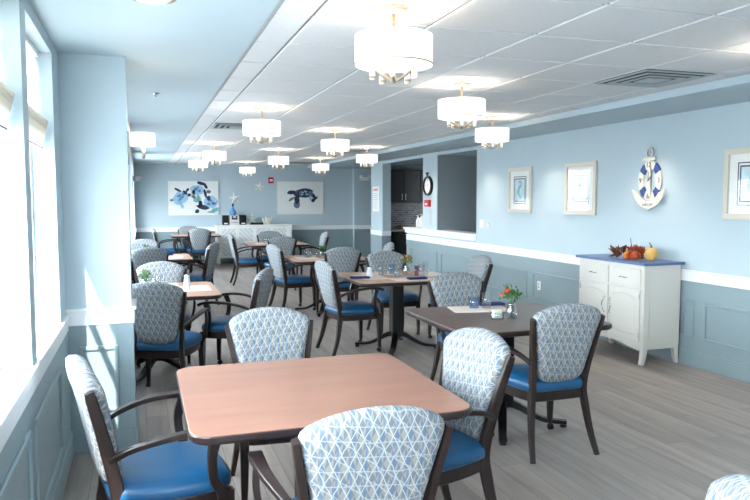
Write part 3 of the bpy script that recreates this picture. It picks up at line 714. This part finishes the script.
# middle table
placemat(2.25, 6.93, -PI/2, 'paper placemat at the left of the middle table')
napkin(2.10, 6.84, -.15, 'navy napkin on the left of the middle table')
shaker(2.21, 6.86, 'white shaker next to the left navy napkin')
placemat(2.58, 6.62, 0, 'paper placemat at the near edge of the middle table')
napkin(2.62, 6.57, 0, 'navy napkin at the near edge of the middle table')
placemat(2.95, 7.0, PI/2, 'paper placemat at the right of the middle table', .2, .12)
placemat(2.45, 7.22, 0, 'paper placemat at the far edge of the middle table')
vase(2.66, 6.98, 'vase of olive and amber flowers on the middle table', [(.0, .0, .20, .024, gourd_m), (-.04, .01, .185, .02, tan_m), (.05, .0, .18, .02, gourd_m)], olive_m, h=.11, sp=.07)
glass_cup(2.40, 7.05, 'tall glass left of the olive flowers', .13, .026, .03); glass_cup(2.46, 7.10, 'second tall glass behind the left glass on the middle table', .13, .026, .03)
glass_cup(2.55, 7.12, 'blue glass between the tall glasses and the olive flowers', .11, .03, .034, blueglass_m)
glass_cup(2.47, 6.74, 'small stemmed glass in front on the middle table', .10, .026, .032); glass_cup(2.73, 6.86, 'purple-tinted glass right of the olive flowers', .11, .02, .024, glass('plum_glass', (.8, .65, .72), .88))
glass_cup(2.82, 6.94, 'clear glass at the right of the middle table', .12, .032, .036); glass_cup(2.88, 6.98, 'rightmost clear glass on the middle table', .14, .028, .032)
# third table
placemat(2.15, 9.5, PI/2, 'paper placemat at the left of the glasses table'); placemat(2.45, 9.15, 0, 'paper placemat at the near edge of the glasses table'); placemat(2.75, 9.5, PI/2, 'paper placemat at the right of the glasses table')
glass_cup(2.16, 9.52, 'leftmost glass on the glasses table', .13, .03, .034); glass_cup(2.22, 9.6, 'second glass from the left on the glasses table', .13, .03, .034); glass_cup(2.33, 9.55, 'short glass on the glasses table', .09, .03, .034)
vase(2.47, 9.85, 'low green posy on the glasses table', [], h=.07, sp=.06)
# sideboard table
placemat(2.1, 12.95, PI/2, 'paper placemat on the table before the sideboard', .2, .13); placemat(2.6, 12.95, PI/2, 'paper placemat at the right of the table before the sideboard', .2, .13)
for k, x in enumerate((2.14, 2.21, 2.30, 2.38)): glass_cup(x, 12.85+.05*(k % 2), ('first', 'second', 'third', 'fourth')[k]+' glass from the left on the table before the sideboard', .12, .028, .032)
vase(2.5, 13.0, 'tiny green and yellow plant on the table before the sideboard', [(.0, -.02, .12, .02, tan_m)], h=.06, sp=.05)
# first window-side table
placemat(.44, 6.55, PI/2, 'paper placemat at the right of the first window-side table', .2, .14); placemat(.1, 6.9, 0, 'paper placemat at the far edge of the first window-side table')
shaker(.37, 6.42, 'white shaker standing on the first window-side table', .14)
vase(.02, 6.72, 'glass jar with a small green plant on the first window-side table', [(.02, -.02, .15, .016, maple_m)], h=.08, sp=.055)
glass_cup(.11, 6.64, 'clear glass beside the green plant on the first window-side table', .10, .03, .036); glass_cup(.15, 6.78, 'second clear glass behind the green plant glass', .10, .03, .036)
# second window-side table
placemat(.40, 10.3, PI/2, 'paper placemat on the second window-side table')
napkin(.32, 10.6, .2, 'blue napkin standing on the second window-side table', ZT+.002)
vase(.06, 10.55, 'small green and red plant on the second window-side table', [(.02, -.02, .15, .018, maple_m)], h=.08, sp=.06)

# ================================================================== CREAM BUFFET ON THE RIGHT
r = thing('buffet_cabinet', 'cream two-door buffet with a blue top against the right wall', 'cabinet', (4.65, 5.925, 0))
XL, XQ = -.215, .20
bm = BM(); box(bm, XL, XQ, -.515, .515, .20, .945); finish('body', bm, cab_m, r, bevel=.004)
bm = BM(); box(bm, XL-.03, XQ+.015, -.55, .55, .945, .972); finish('top', bm, bluetop_m, r, bevel=.005)
# arched apron below the doors
bm = BM(); pts = [(-.515, .20)]+[(-.45+.9*k/10, .13+.045*math.sin(PI*k/10)) for k in range(11)]+[(.515, .20)]
prism(bm, pts, lambda a, b, l: (XL+(.018 if l else 0), a, b)); finish('apron', bm, cab_m, r)
bm = BM(); box(bm, XL+.03, XQ-.03, -.515, -.50, .15, .20); finish('side_rail', bm, cab_m, r)
for sx in (XL, XQ):
    for sy in (-1, 1):
        d = 1 if sx > 0 else -1
        p = [(sx-d*.03, sy*.487, .21), (sx-d*.028, sy*.487, .12), (sx-d*.018, sy*.487, .05), (sx-d*.002, sy*.487, 0)]
        bm = BM(); sweep(bm, p, [(.028, .03), (.026, .026), (.023, .022), (.022, .02)], sq=True, ref=(0, 1, 0)); finish('leg', bm, cab_m, r)
def moulded(name, y0, y1, z0, z1, arch, hand):
    bm = BM(); box(bm, XL-.016, XL, y0, y1, z0, z1); d = finish(name, bm, cab_m, r, bevel=.005)
    if arch:
        m_ = .055; a, b = y0+m_, y1-m_; z_a = z0+m_; z_b = z1-m_-.03
        def out(g_):
            q = [(a+g_, z_a+g_), (b-g_, z_a+g_)]
            q += [((b-g_)+((a+g_)-(b-g_))*k/10, z_b-g_*.5+.035*math.sin(PI*k/10)) for k in range(11)]
            return q
        bm = BM(); o1, o2 = out(0), out(.02)
        A = [bm.verts.new((XL-.016, u, v)) for u, v in o1]; B = [bm.verts.new((XL-.024, u, v)) for u, v in o2]; n = len(A)
        for i in range(n): bm.faces.new((A[i], A[(i+1) % n], B[(i+1) % n], B[i]))
        bm.faces.new(B); finish('raised_panel', bm, cab_m, d)
    else:
        bm = BM(); box(bm, XL-.021, XL-.016, y0+.018, y1-.018, z0+.018, z1-.018); finish('raised_panel', bm, cab_m, d, bevel=.004)
    return d
for (a, b, hs) in ((-.47, -.01, 1), (.01, .47, -1)):
    d = moulded('drawer', a, b, .735, .905, False, 0)
    c = (a+b)/2; bm = BM(); sweep(bm, curve([(XL-.02, c-.05, .815), (XL-.042, c-.04, .815), (XL-.046, c, .82), (XL-.042, c+.04, .815), (XL-.02, c+.05, .815)], 3), (.005, .004), ref=(0, 0, 1)); finish('pull_handle', bm, chrome_m, d, smooth=True)
    d = moulded('door', a, b, .215, .715, True, 0)
    y = b-.03 if hs > 0 else a+.03
    bm = BM(); sweep(bm, curve([(XL-.016, y, .43), (XL-.035, y-hs*.006, .45), (XL-.04, y-hs*.03, .51), (XL-.035, y-hs*.006, .57), (XL-.016, y, .59)], 3), (.005, .004), ref=(0, 1, 0)); finish('pull_handle', bm, chrome_m, d, smooth=True)
    yh = a+.002 if hs > 0 else b-.002
    for z in (.28, .65):
        bm = BM(); lathe(bm, [(.006, 0), (.006, .05)], 8, (XL-.018, yh, z-.025)); finish('hinge', bm, steel_m, d)
bm = BM(); box(bm, XL+.06, XQ-.05, -.519, -.515, .26, .90); finish('side_panel', bm, cab_m, r, bevel=.002)
# autumn display
def gourd(x, y, lb, m, R_, H, cat='pumpkin', stem=True):
    g_ = thing('pumpkin', lb, cat, (x, y, .973)); bm = BM(); n = 32; rings = []
    for i in range(11):
        t = i/10; ph = PI*t; ring = []
        for k in range(n):
            a = 2*PI*k/n; rr = R_*math.sin(ph)**.8*(1-.09*abs(math.cos(4*a)))*1.0 if 0 < i < 10 else .002
            ring.append(bm.verts.new((rr*math.cos(a), rr*math.sin(a), H*(.5-.5*math.cos(ph)))))
        rings.append(ring)
    for a, b in zip(rings, rings[1:]):
        for k in range(n): bm.faces.new((a[k], a[(k+1) % n], b[(k+1) % n], b[k]))
    finish('flesh', bm, m, g_, smooth=True)
    if stem:
        bm = BM(); sweep(bm, curve([(0, 0, H*.95), (0, .005, H+.02), (0, .03, H+.045)], 3), [(.009, .009)]*3+[(.006, .006)]*3+[(.005, .005)]); finish('stem', bm, stem_m, g_)
gourd(4.66, 5.60, 'tan ribbed pumpkin at the right end of the autumn display', tan_m, .062, .125)
gourd(4.60, 5.86, 'small orange pumpkin half hidden in leaves on the buffet', gourd_m, .05, .075)
gourd(4.58, 5.73, 'rust-red gourd in the middle of the autumn display', maple_m, .055, .08)
def leaves(name, lb, x, y, n, sp, size, m):
    bm = BM(); leaf_blob(bm, (0, 0, .03), n, sp, size, .8)
    for v in bm.verts: v.co.z = max(.001, v.co.z)
    return tag(finish(name, bm, m, loc=(x, y, .973)), lb, 'leaves', None, 'stuff')
leaves('maple_leaves', 'pile of rust maple leaves around the gourds on the buffet', 4.65, 5.79, 70, .095, .075, maple_m)
leaves('dry_leaves', 'brown pointed dry leaves at the left of the autumn display', 4.62, 6.02, 34, .07, .085, brownleaf_m)
bm = BM(); sweep(bm, curve([(0, 0, 0), (0, .02, .08), (0, .05, .2)], 3), (.003, .003)); tag(finish('dry_twig', bm, stem_m, loc=(4.66, 5.86, .973)), 'thin twig rising out of the autumn leaves', 'twig')

# ================================================================== WALL PICTURES AND CLOCKS (right wall)
def framed_print(label, y, z=1.69, h=.305):
    r = thing('framed_print', label, 'framed print', (XR, y, z), 0, 'cream framed seahorse prints')
    w_ = .05; D = .03
    bm = BM(); box(bm, -D, 0, -h, h, h-w_, h); box(bm, -D, 0, -h, h, -h, -h+w_); box(bm, -D, 0, -h, -h+w_, -h+w_, h-w_); box(bm, -D, 0, h-w_, h, -h+w_, h-w_); finish('frame', bm, cream_m, r, bevel=.004)
    i = h-w_
    bm = BM(); box(bm, -.010, -.002, -i, i, -i, i); p = finish('mat_board', bm, paper_m, r)
    a = .165
    for (s, wd) in ((a, .010), (a-.024, .014)):
        zz = s*1.12
        bm = BM(); box(bm, -.0125, -.010, -s, s, zz-wd, zz); box(bm, -.0125, -.010, -s, s, -zz, -zz+wd); box(bm, -.0125, -.010, -s, -s+wd, -zz+wd, zz-wd); box(bm, -.0125, -.010, s-wd, s, -zz+wd, zz-wd); finish('print_border', bm, blackline_m, p)
    s = a-.038; bm = BM(); box(bm, -.012, -.010, -s, s, -s*1.15, s*1.15); finish('print_ground', bm, mat('print_ground', (.80, .88, .90), .6, noise=.1, nscale=14), p)
    # curling sea creature
    pts = curve([(-.013, .03, .10), (-.013, -.02, .115), (-.013, -.035, .07), (-.013, .02, .03), (-.013, .035, -.03), (-.013, 0, -.08), (-.013, -.03, -.11), (-.013, -.01, -.125)], 4)
    bm = BM(); sweep(bm, pts, lerps([(.012, .001), (.02, .001), (.018, .001), (.028, .001), (.026, .001), (.014, .001), (.008, .001), (.004, .001)], len(pts)), ref=(0, 1, 0)); finish('sea_creature', bm, printblue_m, p)
    bm = BM(); bm.faces.new([bm.verts.new(q) for q in ((-.02, -i, -i), (-.02, i, -i), (-.02, i, i), (-.02, -i, i))]); finish('picture_glass', bm, picglass_m, r)
framed_print('framed print left of the other two, nearest the pass-through', 8.47)
framed_print('middle framed print, left of the anchor clock', 7.08)
framed_print('framed print cut by the right picture edge', 4.63, 1.692, .305)

def text_mesh(name, s, size, m, parent, loc, face, depth=.001):
    cu = bpy.data.curves.new(name, 'FONT'); cu.body = s; cu.size = size; cu.align_x = 'CENTER'; cu.align_y = 'CENTER'; cu.extrude = depth
    o = bpy.data.objects.new(name, cu); COL.objects.link(o)
    dg = bpy.context.evaluated_depsgraph_get(); me = bpy.data.meshes.new_from_object(o.evaluated_get(dg)); me.name = name
    bpy.data.objects.remove(o); n = bpy.data.objects.new(name, me); COL.objects.link(n); me.materials.append(m)
    n.parent = parent; n.location = loc; n.rotation_euler = face; return n
FX = (PI/2, 0, -PI/2)   # facing -X (read from the room)
# anchor and life-ring clock.  local u = -Y (right in the picture)
r = thing('anchor_wall_clock', 'white and blue anchor life-ring clock on the right wall', 'wall clock', (XR, 5.89, 1.77))
inkm = mat('ink', (.2, .22, .26), .6)
def ringseg(name, a0, a1, r0, r1, m, d=.022, zc=-.02):
    bm = BM(); n = 8; out = []
    for k in range(n+1):
        a = a0+(a1-a0)*k/n; out.append((r1*math.cos(a)*.88, zc+r1*math.sin(a)*1.05))
    for k in range(n, -1, -1):
        a = a0+(a1-a0)*k/n; out.append((r0*math.cos(a)*.88, zc+r0*math.sin(a)*1.05))
    prism(bm, out, lambda u, v, l: (-.002-(d if l else 0), -u, v)); return finish(name, bm, m, r)
for k in range(4):
    c = PI/4+k*PI/2
    ringseg('ring_segment', c+.27, c+PI/2-.27, .115, .19, weather_m); ringseg('ring_stripe', c-.27, c+.27, .115, .19, ringblue_m)
bm = BM(); prism(bm, [(-.026, -.20), (.026, -.20), (.02, 0), (.016, .19), (-.016, .19), (-.02, 0)], lambda u, v, l: (-.024-(.014 if l else 0), -u, v)); finish('anchor_shank', bm, weather_m, r, bevel=.003)
bm = BM(); prism(bm, [(-.085, .180), (.085, .180), (.095, .195), (.085, .212), (-.085, .212), (-.095, .195)], lambda u, v, l: (-.024-(.016 if l else 0), -u, v)); finish('anchor_stock', bm, weather_m, r, bevel=.004)
bm = BM(); n = 28; R1, R2 = .045, .010; rings = []
for i in range(n):
    a = 2*PI*i/n; rings.append([bm.verts.new((-.026+R2*math.sin(b*PI/4), (R1+R2*math.cos(b*PI/4))*math.cos(a), .262+(R1+R2*math.cos(b*PI/4))*math.sin(a))) for b in range(8)])
for i in range(n):
    for b in range(8): bm.faces.new((rings[i][b], rings[(i+1) % n][b], rings[(i+1) % n][(b+1) % 8], rings[i][(b+1) % 8]))
finish('hanging_ring', bm, steel_m, r, smooth=True)
out = []
for k in range(13):
    a = math.radians(-158+k*136/12); out.append((.215*math.cos(a), -.08+.215*math.sin(a)))
out += [(.235, -.14), (.17, -.19)]
fl = []
for k in range(13): a = math.radians(200+k*140/12); fl.append((.235*math.cos(a), -.075+.225*math.sin(a)))
inn = []
for k in range(13): a = math.radians(335-k*130/12); inn.append((.165*math.cos(a), -.08+.145*math.sin(a)))
bm = BM(); prism(bm, [(-.25, -.10)]+fl[1:7]+[(0, -.315)]+fl[7:-1]+[(.25, -.10)]+inn, lambda u, v, l: (-.024-(.016 if l else 0), -u, v)); finish('anchor_flukes', bm, weather_m, r)
for s, u, v in (('12', 0, .135), ('3', .135, -.02), ('6', 0, -.178), ('9', -.135, -.02)):
    text_mesh('numeral', s, .072, inkm, r, (-.041 if s in '126' and s != '6' else -.0405 if s == '6' else -.026, -u, v), FX)
text_mesh('lettering', 'LAKE LIFE', .036, inkm, r, (-.0405, 0, -.262), FX)
bm = BM(); prism(bm, [(-.005, -.02), (.005, -.02), (.004, .07), (-.004, .07)], lambda u, v, l: (-.041-(.002 if l else 0), -u, v)); prism(bm, [(-.01, -.022), (0, -.03), (.055, .02), (.05, .027)], lambda u, v, l: (-.0435-(.002 if l else 0), -u, v)); finish('clock_hands', bm, inkm, r)

# pocket-watch clock on the column
r = thing('pocket_watch_clock', 'black-rimmed oval pocket-watch clock on the right column', 'wall clock', (XR, 11.68, 1.81))
def disc_x(name, r0, d0, d1, m, parent, sy=1., sz=1., ri=0.):
    bm = BM(); n = 36
    if ri:
        rows = [[(d0, r0), (d1, r0-.01), (d1, ri+.01), (d0, ri)]]
        A = [[bm.verts.new((-d, rr*math.cos(2*PI*k/n)*sy, rr*math.sin(2*PI*k/n)*sz)) for k in range(n)] for d, rr in rows[0]]
        for a, b in zip(A, A[1:]+A[:1]):
            for k in range(n): bm.faces.new((a[k], a[(k+1) % n], b[(k+1) % n], b[k]))
    else: prism(bm, [(r0*math.cos(2*PI*k/n)*sy, r0*math.sin(2*PI*k/n)*sz) for k in range(n)], lambda u, v, l: (-(d1 if l else d0), u, v))
    return finish(name, bm, m, parent)
disc_x('rim', .20, .0, .045, black_m, r, ri=.15, sz=.88); disc_x('dial', .165, .001, .02, white_m, r, sz=.88)
bm = BM(); sweep(bm, [(-.035, 0, .165), (-.035, 0, .215)], (.015, .015)); lathe(bm, [(0, 0), (.03, .005), (.03, .03), (0, .035)], 12, (-.035, 0, .205)); finish('crown', bm, black_m, r)
for s, u, v in (('12', 0, .10), ('3', .11, 0), ('6', 0, -.10), ('9', -.11, 0)): text_mesh('numeral', s, .05, inkm, r, (-.0215, -u, v), FX)
bm = BM(); prism(bm, [(-.005, 0), (.005, 0), (.0, .09)], lambda u, v, l: (-.022-(.002 if l else 0), -u, v)); prism(bm, [(0, -.006), (0, .006), (.06, .035)], lambda u, v, l: (-.025-(.002 if l else 0), -u, v)); finish('clock_hands', bm, inkm, r)
def small_plate(name, lb, cat, X, y, z, hy, hz, m, D=.012, detail=None):
    r = thing(name, lb, cat, (X, y, z)); bm = BM(); box(bm, -D, 0, -hy, hy, -hz, hz); finish('plate', bm, m, r, bevel=.003)
    if detail:
        for (a, b, c, d, dm) in detail:
            bm = BM(); box(bm, -D-.004, -D, a-b, a+b, c-d, c+d); finish('face_detail', bm, dm, r)
    return r
small_plate('fire_alarm_pull', 'red fire alarm box under the pocket-watch clock', 'fire alarm', XR, 11.68, 1.50, .10, .06, red_m, .05, [(0, .05, -.015, .015, white_m)])
small_plate('posted_notice', 'narrow grey notice strip under the red alarm on the column', 'sign', XR, 11.60, 1.25, .035, .14, mat('grey_paper', (.72, .75, .78), .6), .004)
r = small_plate('notice_board', 'tall white notice with reddish heading on the pier', 'notice', XR, 14.66, 1.58, .22, .27, paper_m, .01, [(0, .14, .2, .03, mat('pink_heading', (.85, .62, .60), .6))]+[(0, .15, .12-.045*k, .006, mat('grey_text%d' % k, (.72, .74, .76), .6)) for k in range(8)])
small_plate('wall_switch', 'white double switch plate near the end of the right wall', 'switch', XR, 9.60, 1.20, .06, .06, white_m, .008, [(-.02, .008, 0, .02, paper_m), (.02, .008, 0, .02, paper_m)])
small_plate('thermostat', 'small white thermostat right of the switch plate', 'thermostat', XR, 9.36, 1.21, .025, .04, white_m, .018, [(0, .012, .012, .01, ventgrey_m)])
small_plate('wall_outlet', 'white power outlet in the blue wainscot left of the buffet', 'outlet', XR-.008, 7.95, .45, .036, .057, white_m, .008, [(0, .014, .022, .013, ventgrey_m), (0, .014, -.022, .013, ventgrey_m)])

# white cartons and bottles on the half wall end
r = thing('pump_bottle', 'white pump bottle on the ledge, leftmost of the items', 'bottle', (4.99, 12.47, 1.035)); bm = BM(); lathe(bm, [(0, 0), (.04, 0), (.042, .13), (.02, .18), (.018, .2)], 18); finish('body', bm, white_m, r, smooth=True)
bm = BM(); sweep(bm, [(0, 0, .2), (0, 0, .225), (-.05, 0, .225)], (.012, .012)); finish('pump', bm, white_m, r)
r = thing('pump_bottle', 'taller white pump bottle in the middle of the ledge items', 'bottle', (4.99, 12.28, 1.035)); bm = BM(); lathe(bm, [(0, 0), (.065, 0), (.065, .16), (.03, .2), (.02, .22)], 18); finish('body', bm, white_m, r, smooth=True)
bm = BM(); sweep(bm, [(0, 0, .22), (0, 0, .25), (-.06, 0, .25)], (.012, .012)); finish('pump', bm, white_m, r)
r = thing('tissue_carton', 'beige carton at the right of the ledge items', 'carton', (5.0, 12.09, 1.035)); bm = BM(); box(bm, -.05, .05, -.11, .11, 0, .21); finish('carton', bm, mat('carton_beige', (.82, .79, .76), .6), r, bevel=.004)
bm = BM(); leaf_blob(bm, (0, 0, .21), 10, .03, .05); finish('tissue', bm, paper_m, r)

# ================================================================== BACK WALL
# turtle canvases
def blob(bm, cx, cz, rx, rz, rot=0., y=-.032, n=14, jit=0.):
    pts = []
    for k in range(n):
        a = 2*PI*k/n; q = 1+random.uniform(-jit, jit); x = rx*q*math.cos(a); z = rz*q*math.sin(a)
        pts.append((cx+x*math.cos(rot)-z*math.sin(rot), cz+x*math.sin(rot)+z*math.cos(rot)))
    prism(bm, pts, lambda u, v, l: (u, y-(.0015 if l else 0), v))
navy_m = mat('navy_ink', (.16, .20, .32), .7, noise=.2, nscale=30); mid_m = mat('mid_blue_ink', (.36, .52, .68), .7, noise=.25, nscale=30); pale_m = mat('pale_blue_ink', (.60, .76, .86), .7, noise=.2, nscale=30); teal_m = mat('teal_ink', (.48, .72, .74), .7, noise=.2, nscale=30); slate_m = mat('slate_ink', (.40, .45, .54), .7, noise=.3, nscale=40)
def canvas(label, cx, cz, hw, hh):
    r = thing('canvas_painting', label, 'painting', (cx, YB-.003, cz)); bm = BM(); box(bm, -hw, hw, -.032, 0, -hh, hh); finish('canvas', bm, canvas_m, r, bevel=.004); return r
def sh(r, name, m, items, y=-.032):
    if ('flipper' in name or 'tail' in name) and 'tip' not in name:
        for it in items:
            bm = BM(); blob(bm, it[0], it[1], it[2]*1.15, it[3]*1.15, rot=it[4] if len(it) > 4 else 0., y=y, jit=.12); finish(name, bm, m, r)
        return
    bm = BM()
    for it in items: blob(bm, it[0], it[1], it[2]*1.15, it[3]*1.15, rot=it[4] if len(it) > 4 else 0., y=y, jit=.12)
    finish(name, bm, m, r)
r = canvas('left canvas with a cluster of blue sea turtles', 1.225, 1.61, .6, .42)
sh(r, 'pale_shell', pale_m, [(-.30, .0, .17, .13, .4), (.10, .20, .15, .11, 0), (.42, -.10, .15, .13, 0)]); sh(r, 'pale_tail', pale_m, [(-.28, -.18, .03, .08, .5), (.0, .14, .05, .05)])
sh(r, 'shell_marks', mid_m, [(-.34, .06, .05, .03, .5), (-.28, .02, .05, .03, .7), (-.24, .10, .04, .03, .2), (-.33, -.04, .04, .02, .4), (.06, .22, .04, .03), (.14, .18, .04, .03), (.10, .26, .03, .02), (.40, -.06, .05, .03), (.47, -.12, .04, .03), (.36, -.14, .04, .03)], -.0335)
sh(r, 'dark_flipper', navy_m, [(-.37, .20, .08, .025, -.5), (-.20, .14, .06, .03, -.7), (-.14, .20, .05, .025, .9), (-.10, .08, .04, .03, 0), (.20, .36, .10, .035, -.3), (.30, .28, .05, .03, -1), (.28, .12, .03, .10, .2), (.36, .0, .04, .05), (.22, -.22, .14, .05, -.2), (.16, -.14, .04, .07), (.08, -.32, .05, .04, .6)], -.035)
sh(r, 'grey_flipper', slate_m, [(.36, .16, .05, .035), (-.52, -.05, .04, .025), (.48, -.13, .05, .03), (0, .04, .05, .04, -.6)], -.035)
sh(r, 'teal_flipper', teal_m, [(.50, -.30, .10, .05, .5), (.06, -.05, .06, .05), (.12, .0, .04, .08, .3), (.40, -.34, .06, .02, .1)], -.0345)
r = canvas('right canvas with a single dark sea turtle', 3.90, 1.615, .605, .42)
sh(r, 'shell', slate_m, [(.10, .13, .20, .11, 0)]); sh(r, 'shell_marks', navy_m, [(.02, .20, .10, .02, .2), (.2, .20, .10, .02, -.2), (.10, .04, .14, .02, 0), (-.06, .12, .02, .06, 0), (.1, .12, .02, .07, .3), (.18, .12, .02, .06, -.3)], -.0335)
sh(r, 'pale_shell_marks', pale_m, [(.05, .14, .03, .02), (.13, .16, .03, .02), (.16, .09, .03, .02), (.03, .08, .02, .02)], -.035)
sh(r, 'head', navy_m, [(-.24, .14, .10, .045, .1), (-.14, .11, .04, .05, 0)]); sh(r, 'front_flipper', navy_m, [(-.10, -.05, .06, .10, .15), (-.07, .07, .05, .07, .5)]); sh(r, 'flipper_tip', slate_m, [(-.10, -.17, .075, .08, 0), (-.24, -.03, .08, .025, .6)], -.0315)
sh(r, 'rear_flipper', navy_m, [(.33, .06, .04, .09, .7), (.38, -.02, .07, .03, .6), (.33, -.06, .05, .04, .9)]); sh(r, 'rear_flipper_tip', pale_m, [(.26, .0, .03, .06, .2)], -.0335)

# starfish
def starfish(label, loc, R_, rx=PI/2, ry=0., group='white starfish decorations'):
    bm = BM(); n = 10; top = bm.verts.new((0, 0, R_*.16)); bot = bm.verts.new((0, 0, 0)); T = []; Bt = []
    for k in range(10):
        a = PI/2+2*PI*k/10; rr = R_ if k % 2 == 0 else R_*.27
        T.append(bm.verts.new((rr*math.cos(a), rr*math.sin(a), R_*.05 if k % 2 else R_*.02))); Bt.append(bm.verts.new((rr*math.cos(a), rr*math.sin(a), 0)))
    for k in range(10):
        j = (k+1) % 10; bm.faces.new((top, T[k], T[j])); bm.faces.new((bot, Bt[j], Bt[k])); bm.faces.new((T[k], Bt[k], Bt[j], T[j]))
    o = finish('starfish', bm, star_m, loc=loc); o.rotation_euler = (rx, ry, 0); return tag(o, label, 'starfish', group)
starfish('starfish hung highest on the back wall, beside the fire alarm', (2.84, YB-.005, 1.90), .14, ry=.25)
starfish('starfish on the back wall above the blue bottle', (2.22, YB-.005, 1.61), .165, ry=-.15)
r = small_plate('fire_alarm_strobe', 'red fire alarm strobe left of the right turtle canvas', 'fire alarm', 0, 0, 0, .065, .075, red_m, .045, [(0, .04, 0, .025, white_m)])
r.location = (3.14, YB, 2.06); r.rotation_euler = (0, 0, PI/2)
r = thing('emergency_light', 'twin-head emergency light on the back wall right of the canvas', 'emergency light', (5.58, YB-.12, 2.12)); bm = BM(); box(bm, -.13, .13, -.06, 0, -.05, .04); finish('housing', bm, white_m, r, bevel=.01)
for s in (-1, 1):
    bm = BM(); sweep(bm, [(s*.10, -.05, .03), (s*.11, -.11, .045)], [(.03, .03), (.045, .045)], n=14); finish('lamp_head', bm, white_m, r)

doorgrey_m = mat('door_panel_grey', (.82, .835, .84), .5)
# white lattice sideboard
r = thing('lattice_sideboard', 'white sideboard with lattice doors along the back wall', 'sideboard', (2.645, 17.62, 0))
bm = BM(); box(bm, -.90, .90, -.20, .24, .15, .92); finish('body', bm, white_m, r)
bm = BM(); box(bm, -.935, .935, -.24, .26, .92, .955); finish('top', bm, white_m, r, bevel=.004)
for sx in (-1, 1):
    for y in (-.2, .22): bm = BM(); box(bm, sx*.88-.035, sx*.88+.035, y-.03, y+.02, 0, .93); finish('leg', bm, white_m, r, bevel=.003)
for k in range(4):
    x0 = -.84+.42*k; x1 = x0+.41
    bm = BM(); box(bm, x0, x1, -.212, -.20, .17, .90); d = finish('door', bm, doorgrey_m, r)
    bm = BM()
    for (a, b, c, e) in ((x0, x0+.035, .17, .90), (x1-.035, x1, .17, .90)): box(bm, a, b, -.225, -.212, c, e)
    for (c, e) in ((.17, .205), (.865, .90), (.52, .555)): box(bm, x0+.035, x1-.035, -.225, -.212, c, e)
    cx_ = (x0+x1)/2
    for zc in (.3625, .71):
        for s in ((1 if (k + (zc > .5)) % 2 else -1),):
            for off in (-.27, -.16, -.05, .06, .17, .28):
                p0 = Vector((cx_+off-.15, zc-s*.15)); p1 = Vector((cx_+off+.15, zc+s*.15))
                # clip to the panel
                xa, xb = x0+.035, x1-.035; t0 = max(0, (xa-p0.x)/.3); t1 = min(1, (xb-p0.x)/.3)
                if t1-t0 < .1: continue
                q0 = p0+(p1-p0)*t0; q1 = p0+(p1-p0)*t1; dd = (q1-q0).normalized(); nn = Vector((-dd.y, dd.x))*.010
                prism(bm, [tuple(q0-nn), tuple(q1-nn), tuple(q1+nn), tuple(q0+nn)], lambda u, v, l: (u, -.212-(.009 if l else 0), v))
    finish('lattice', bm, white_m, d)
bm = BM(); box(bm, -.8, .8, -.15, .2, .148, .152); finish('underside_shade', bm, shadow_m, r)  # dark sheet in place of shade beneath the body
ZB = .956
for s, x, lb in ((0, 1.95, 'small black stereo speaker left of the silver unit'), (1, 2.37, 'small black stereo speaker right of the silver unit')):
    r = thing('stereo_speaker', lb, 'speaker', (x, 17.55, ZB), 0, 'stereo speakers on the sideboard'); bm = BM(); box(bm, -.075, .075, -.1, .1, 0, .235); finish('cabinet', bm, plastic_m, r, bevel=.005)
    bm = BM(); box(bm, -.045, .045, -.106, -.1, .02, .05); finish('badge', bm, white_m, r)
    bm = BM(); n = 24; prism(bm, [(.05*math.cos(2*PI*k/n), .13+.05*math.sin(2*PI*k/n)) for k in range(n)], lambda u, v, l: (u, -.1-(.006 if l else 0), v)); finish('cone', bm, dark_m, r)
r = thing('stereo_unit', 'silver compact stereo between its two black speakers', 'stereo', (2.16, 17.55, ZB)); bm = BM(); box(bm, -.115, .115, -.1, .1, 0, .225); finish('housing', bm, mat('silver_plastic', (.82, .81, .79), .4), r, bevel=.006)
bm = BM(); box(bm, -.07, .07, -.104, -.1, .13, .17); finish('display', bm, plastic_m, r); bm = BM()
for s in (-.05, .05): prism(bm, [(s+.022*math.cos(PI*k/8), .195+.022*math.sin(PI*k/8)) for k in range(16)], lambda u, v, l: (u, -.1-(.012 if l else 0), v))
finish('knob', bm, plastic_m, r); bm = BM(); box(bm, -.09, .09, -.104, -.1, .05, .07); finish('button_strip', bm, ventgrey_m, r)
r = thing('blue_glass_bottle', 'blue round glass bottle standing on the silver stereo', 'bottle', (2.14, 17.6, ZB+.227)); bm = BM(); lathe(bm, [(0, 0), (.05, 0), (.085, .05), (.085, .09), (.05, .14), (.02, .19), (.018, .23)], 24); finish('glass_body', bm, bluebottle_m, r, smooth=True)
bm = BM(); lathe(bm, [(.022, .23), (.022, .29), (0, .295)], 12); finish('stopper', bm, napkin_m, r)
o = starfish('starfish leaning upright on the sideboard right of the speakers', (2.62, 17.66, ZB+.135), .165, rx=PI/2-.25)
bm = BM(); box(bm, -.15, .15, -.09, .09, 0, .05); box(bm, -.14, .14, -.095, -.09, .015, .03); tag(finish('media_player', bm, plastic_m, loc=(2.70, 17.47, ZB), bevel=.004), 'flat black player box on the sideboard', 'media player')
bm = BM()
for k in range(16):
    a = k*.9; rr = .03+.02*(k % 4); c = (rr*math.cos(a), rr*.6*math.sin(a)); L = .10+.05*((k*7) % 5)/4
    p = curve([(c[0]*.3, c[1]*.3, 0), (c[0], c[1], L*.6), (c[0]*1.5, c[1]*1.5, L+.04)], 3); sweep(bm, p, lerps([(.022, .022), (.017, .017), (.009, .009)], len(p)), n=7)
lathe(bm, [(0, 0), (.09, 0), (.08, .03), (.0, .06)], 14); tag(finish('white_coral', bm, star_m, loc=(2.97, 17.55, ZB+.002)), 'branching white coral at the right of the sideboard', 'coral')
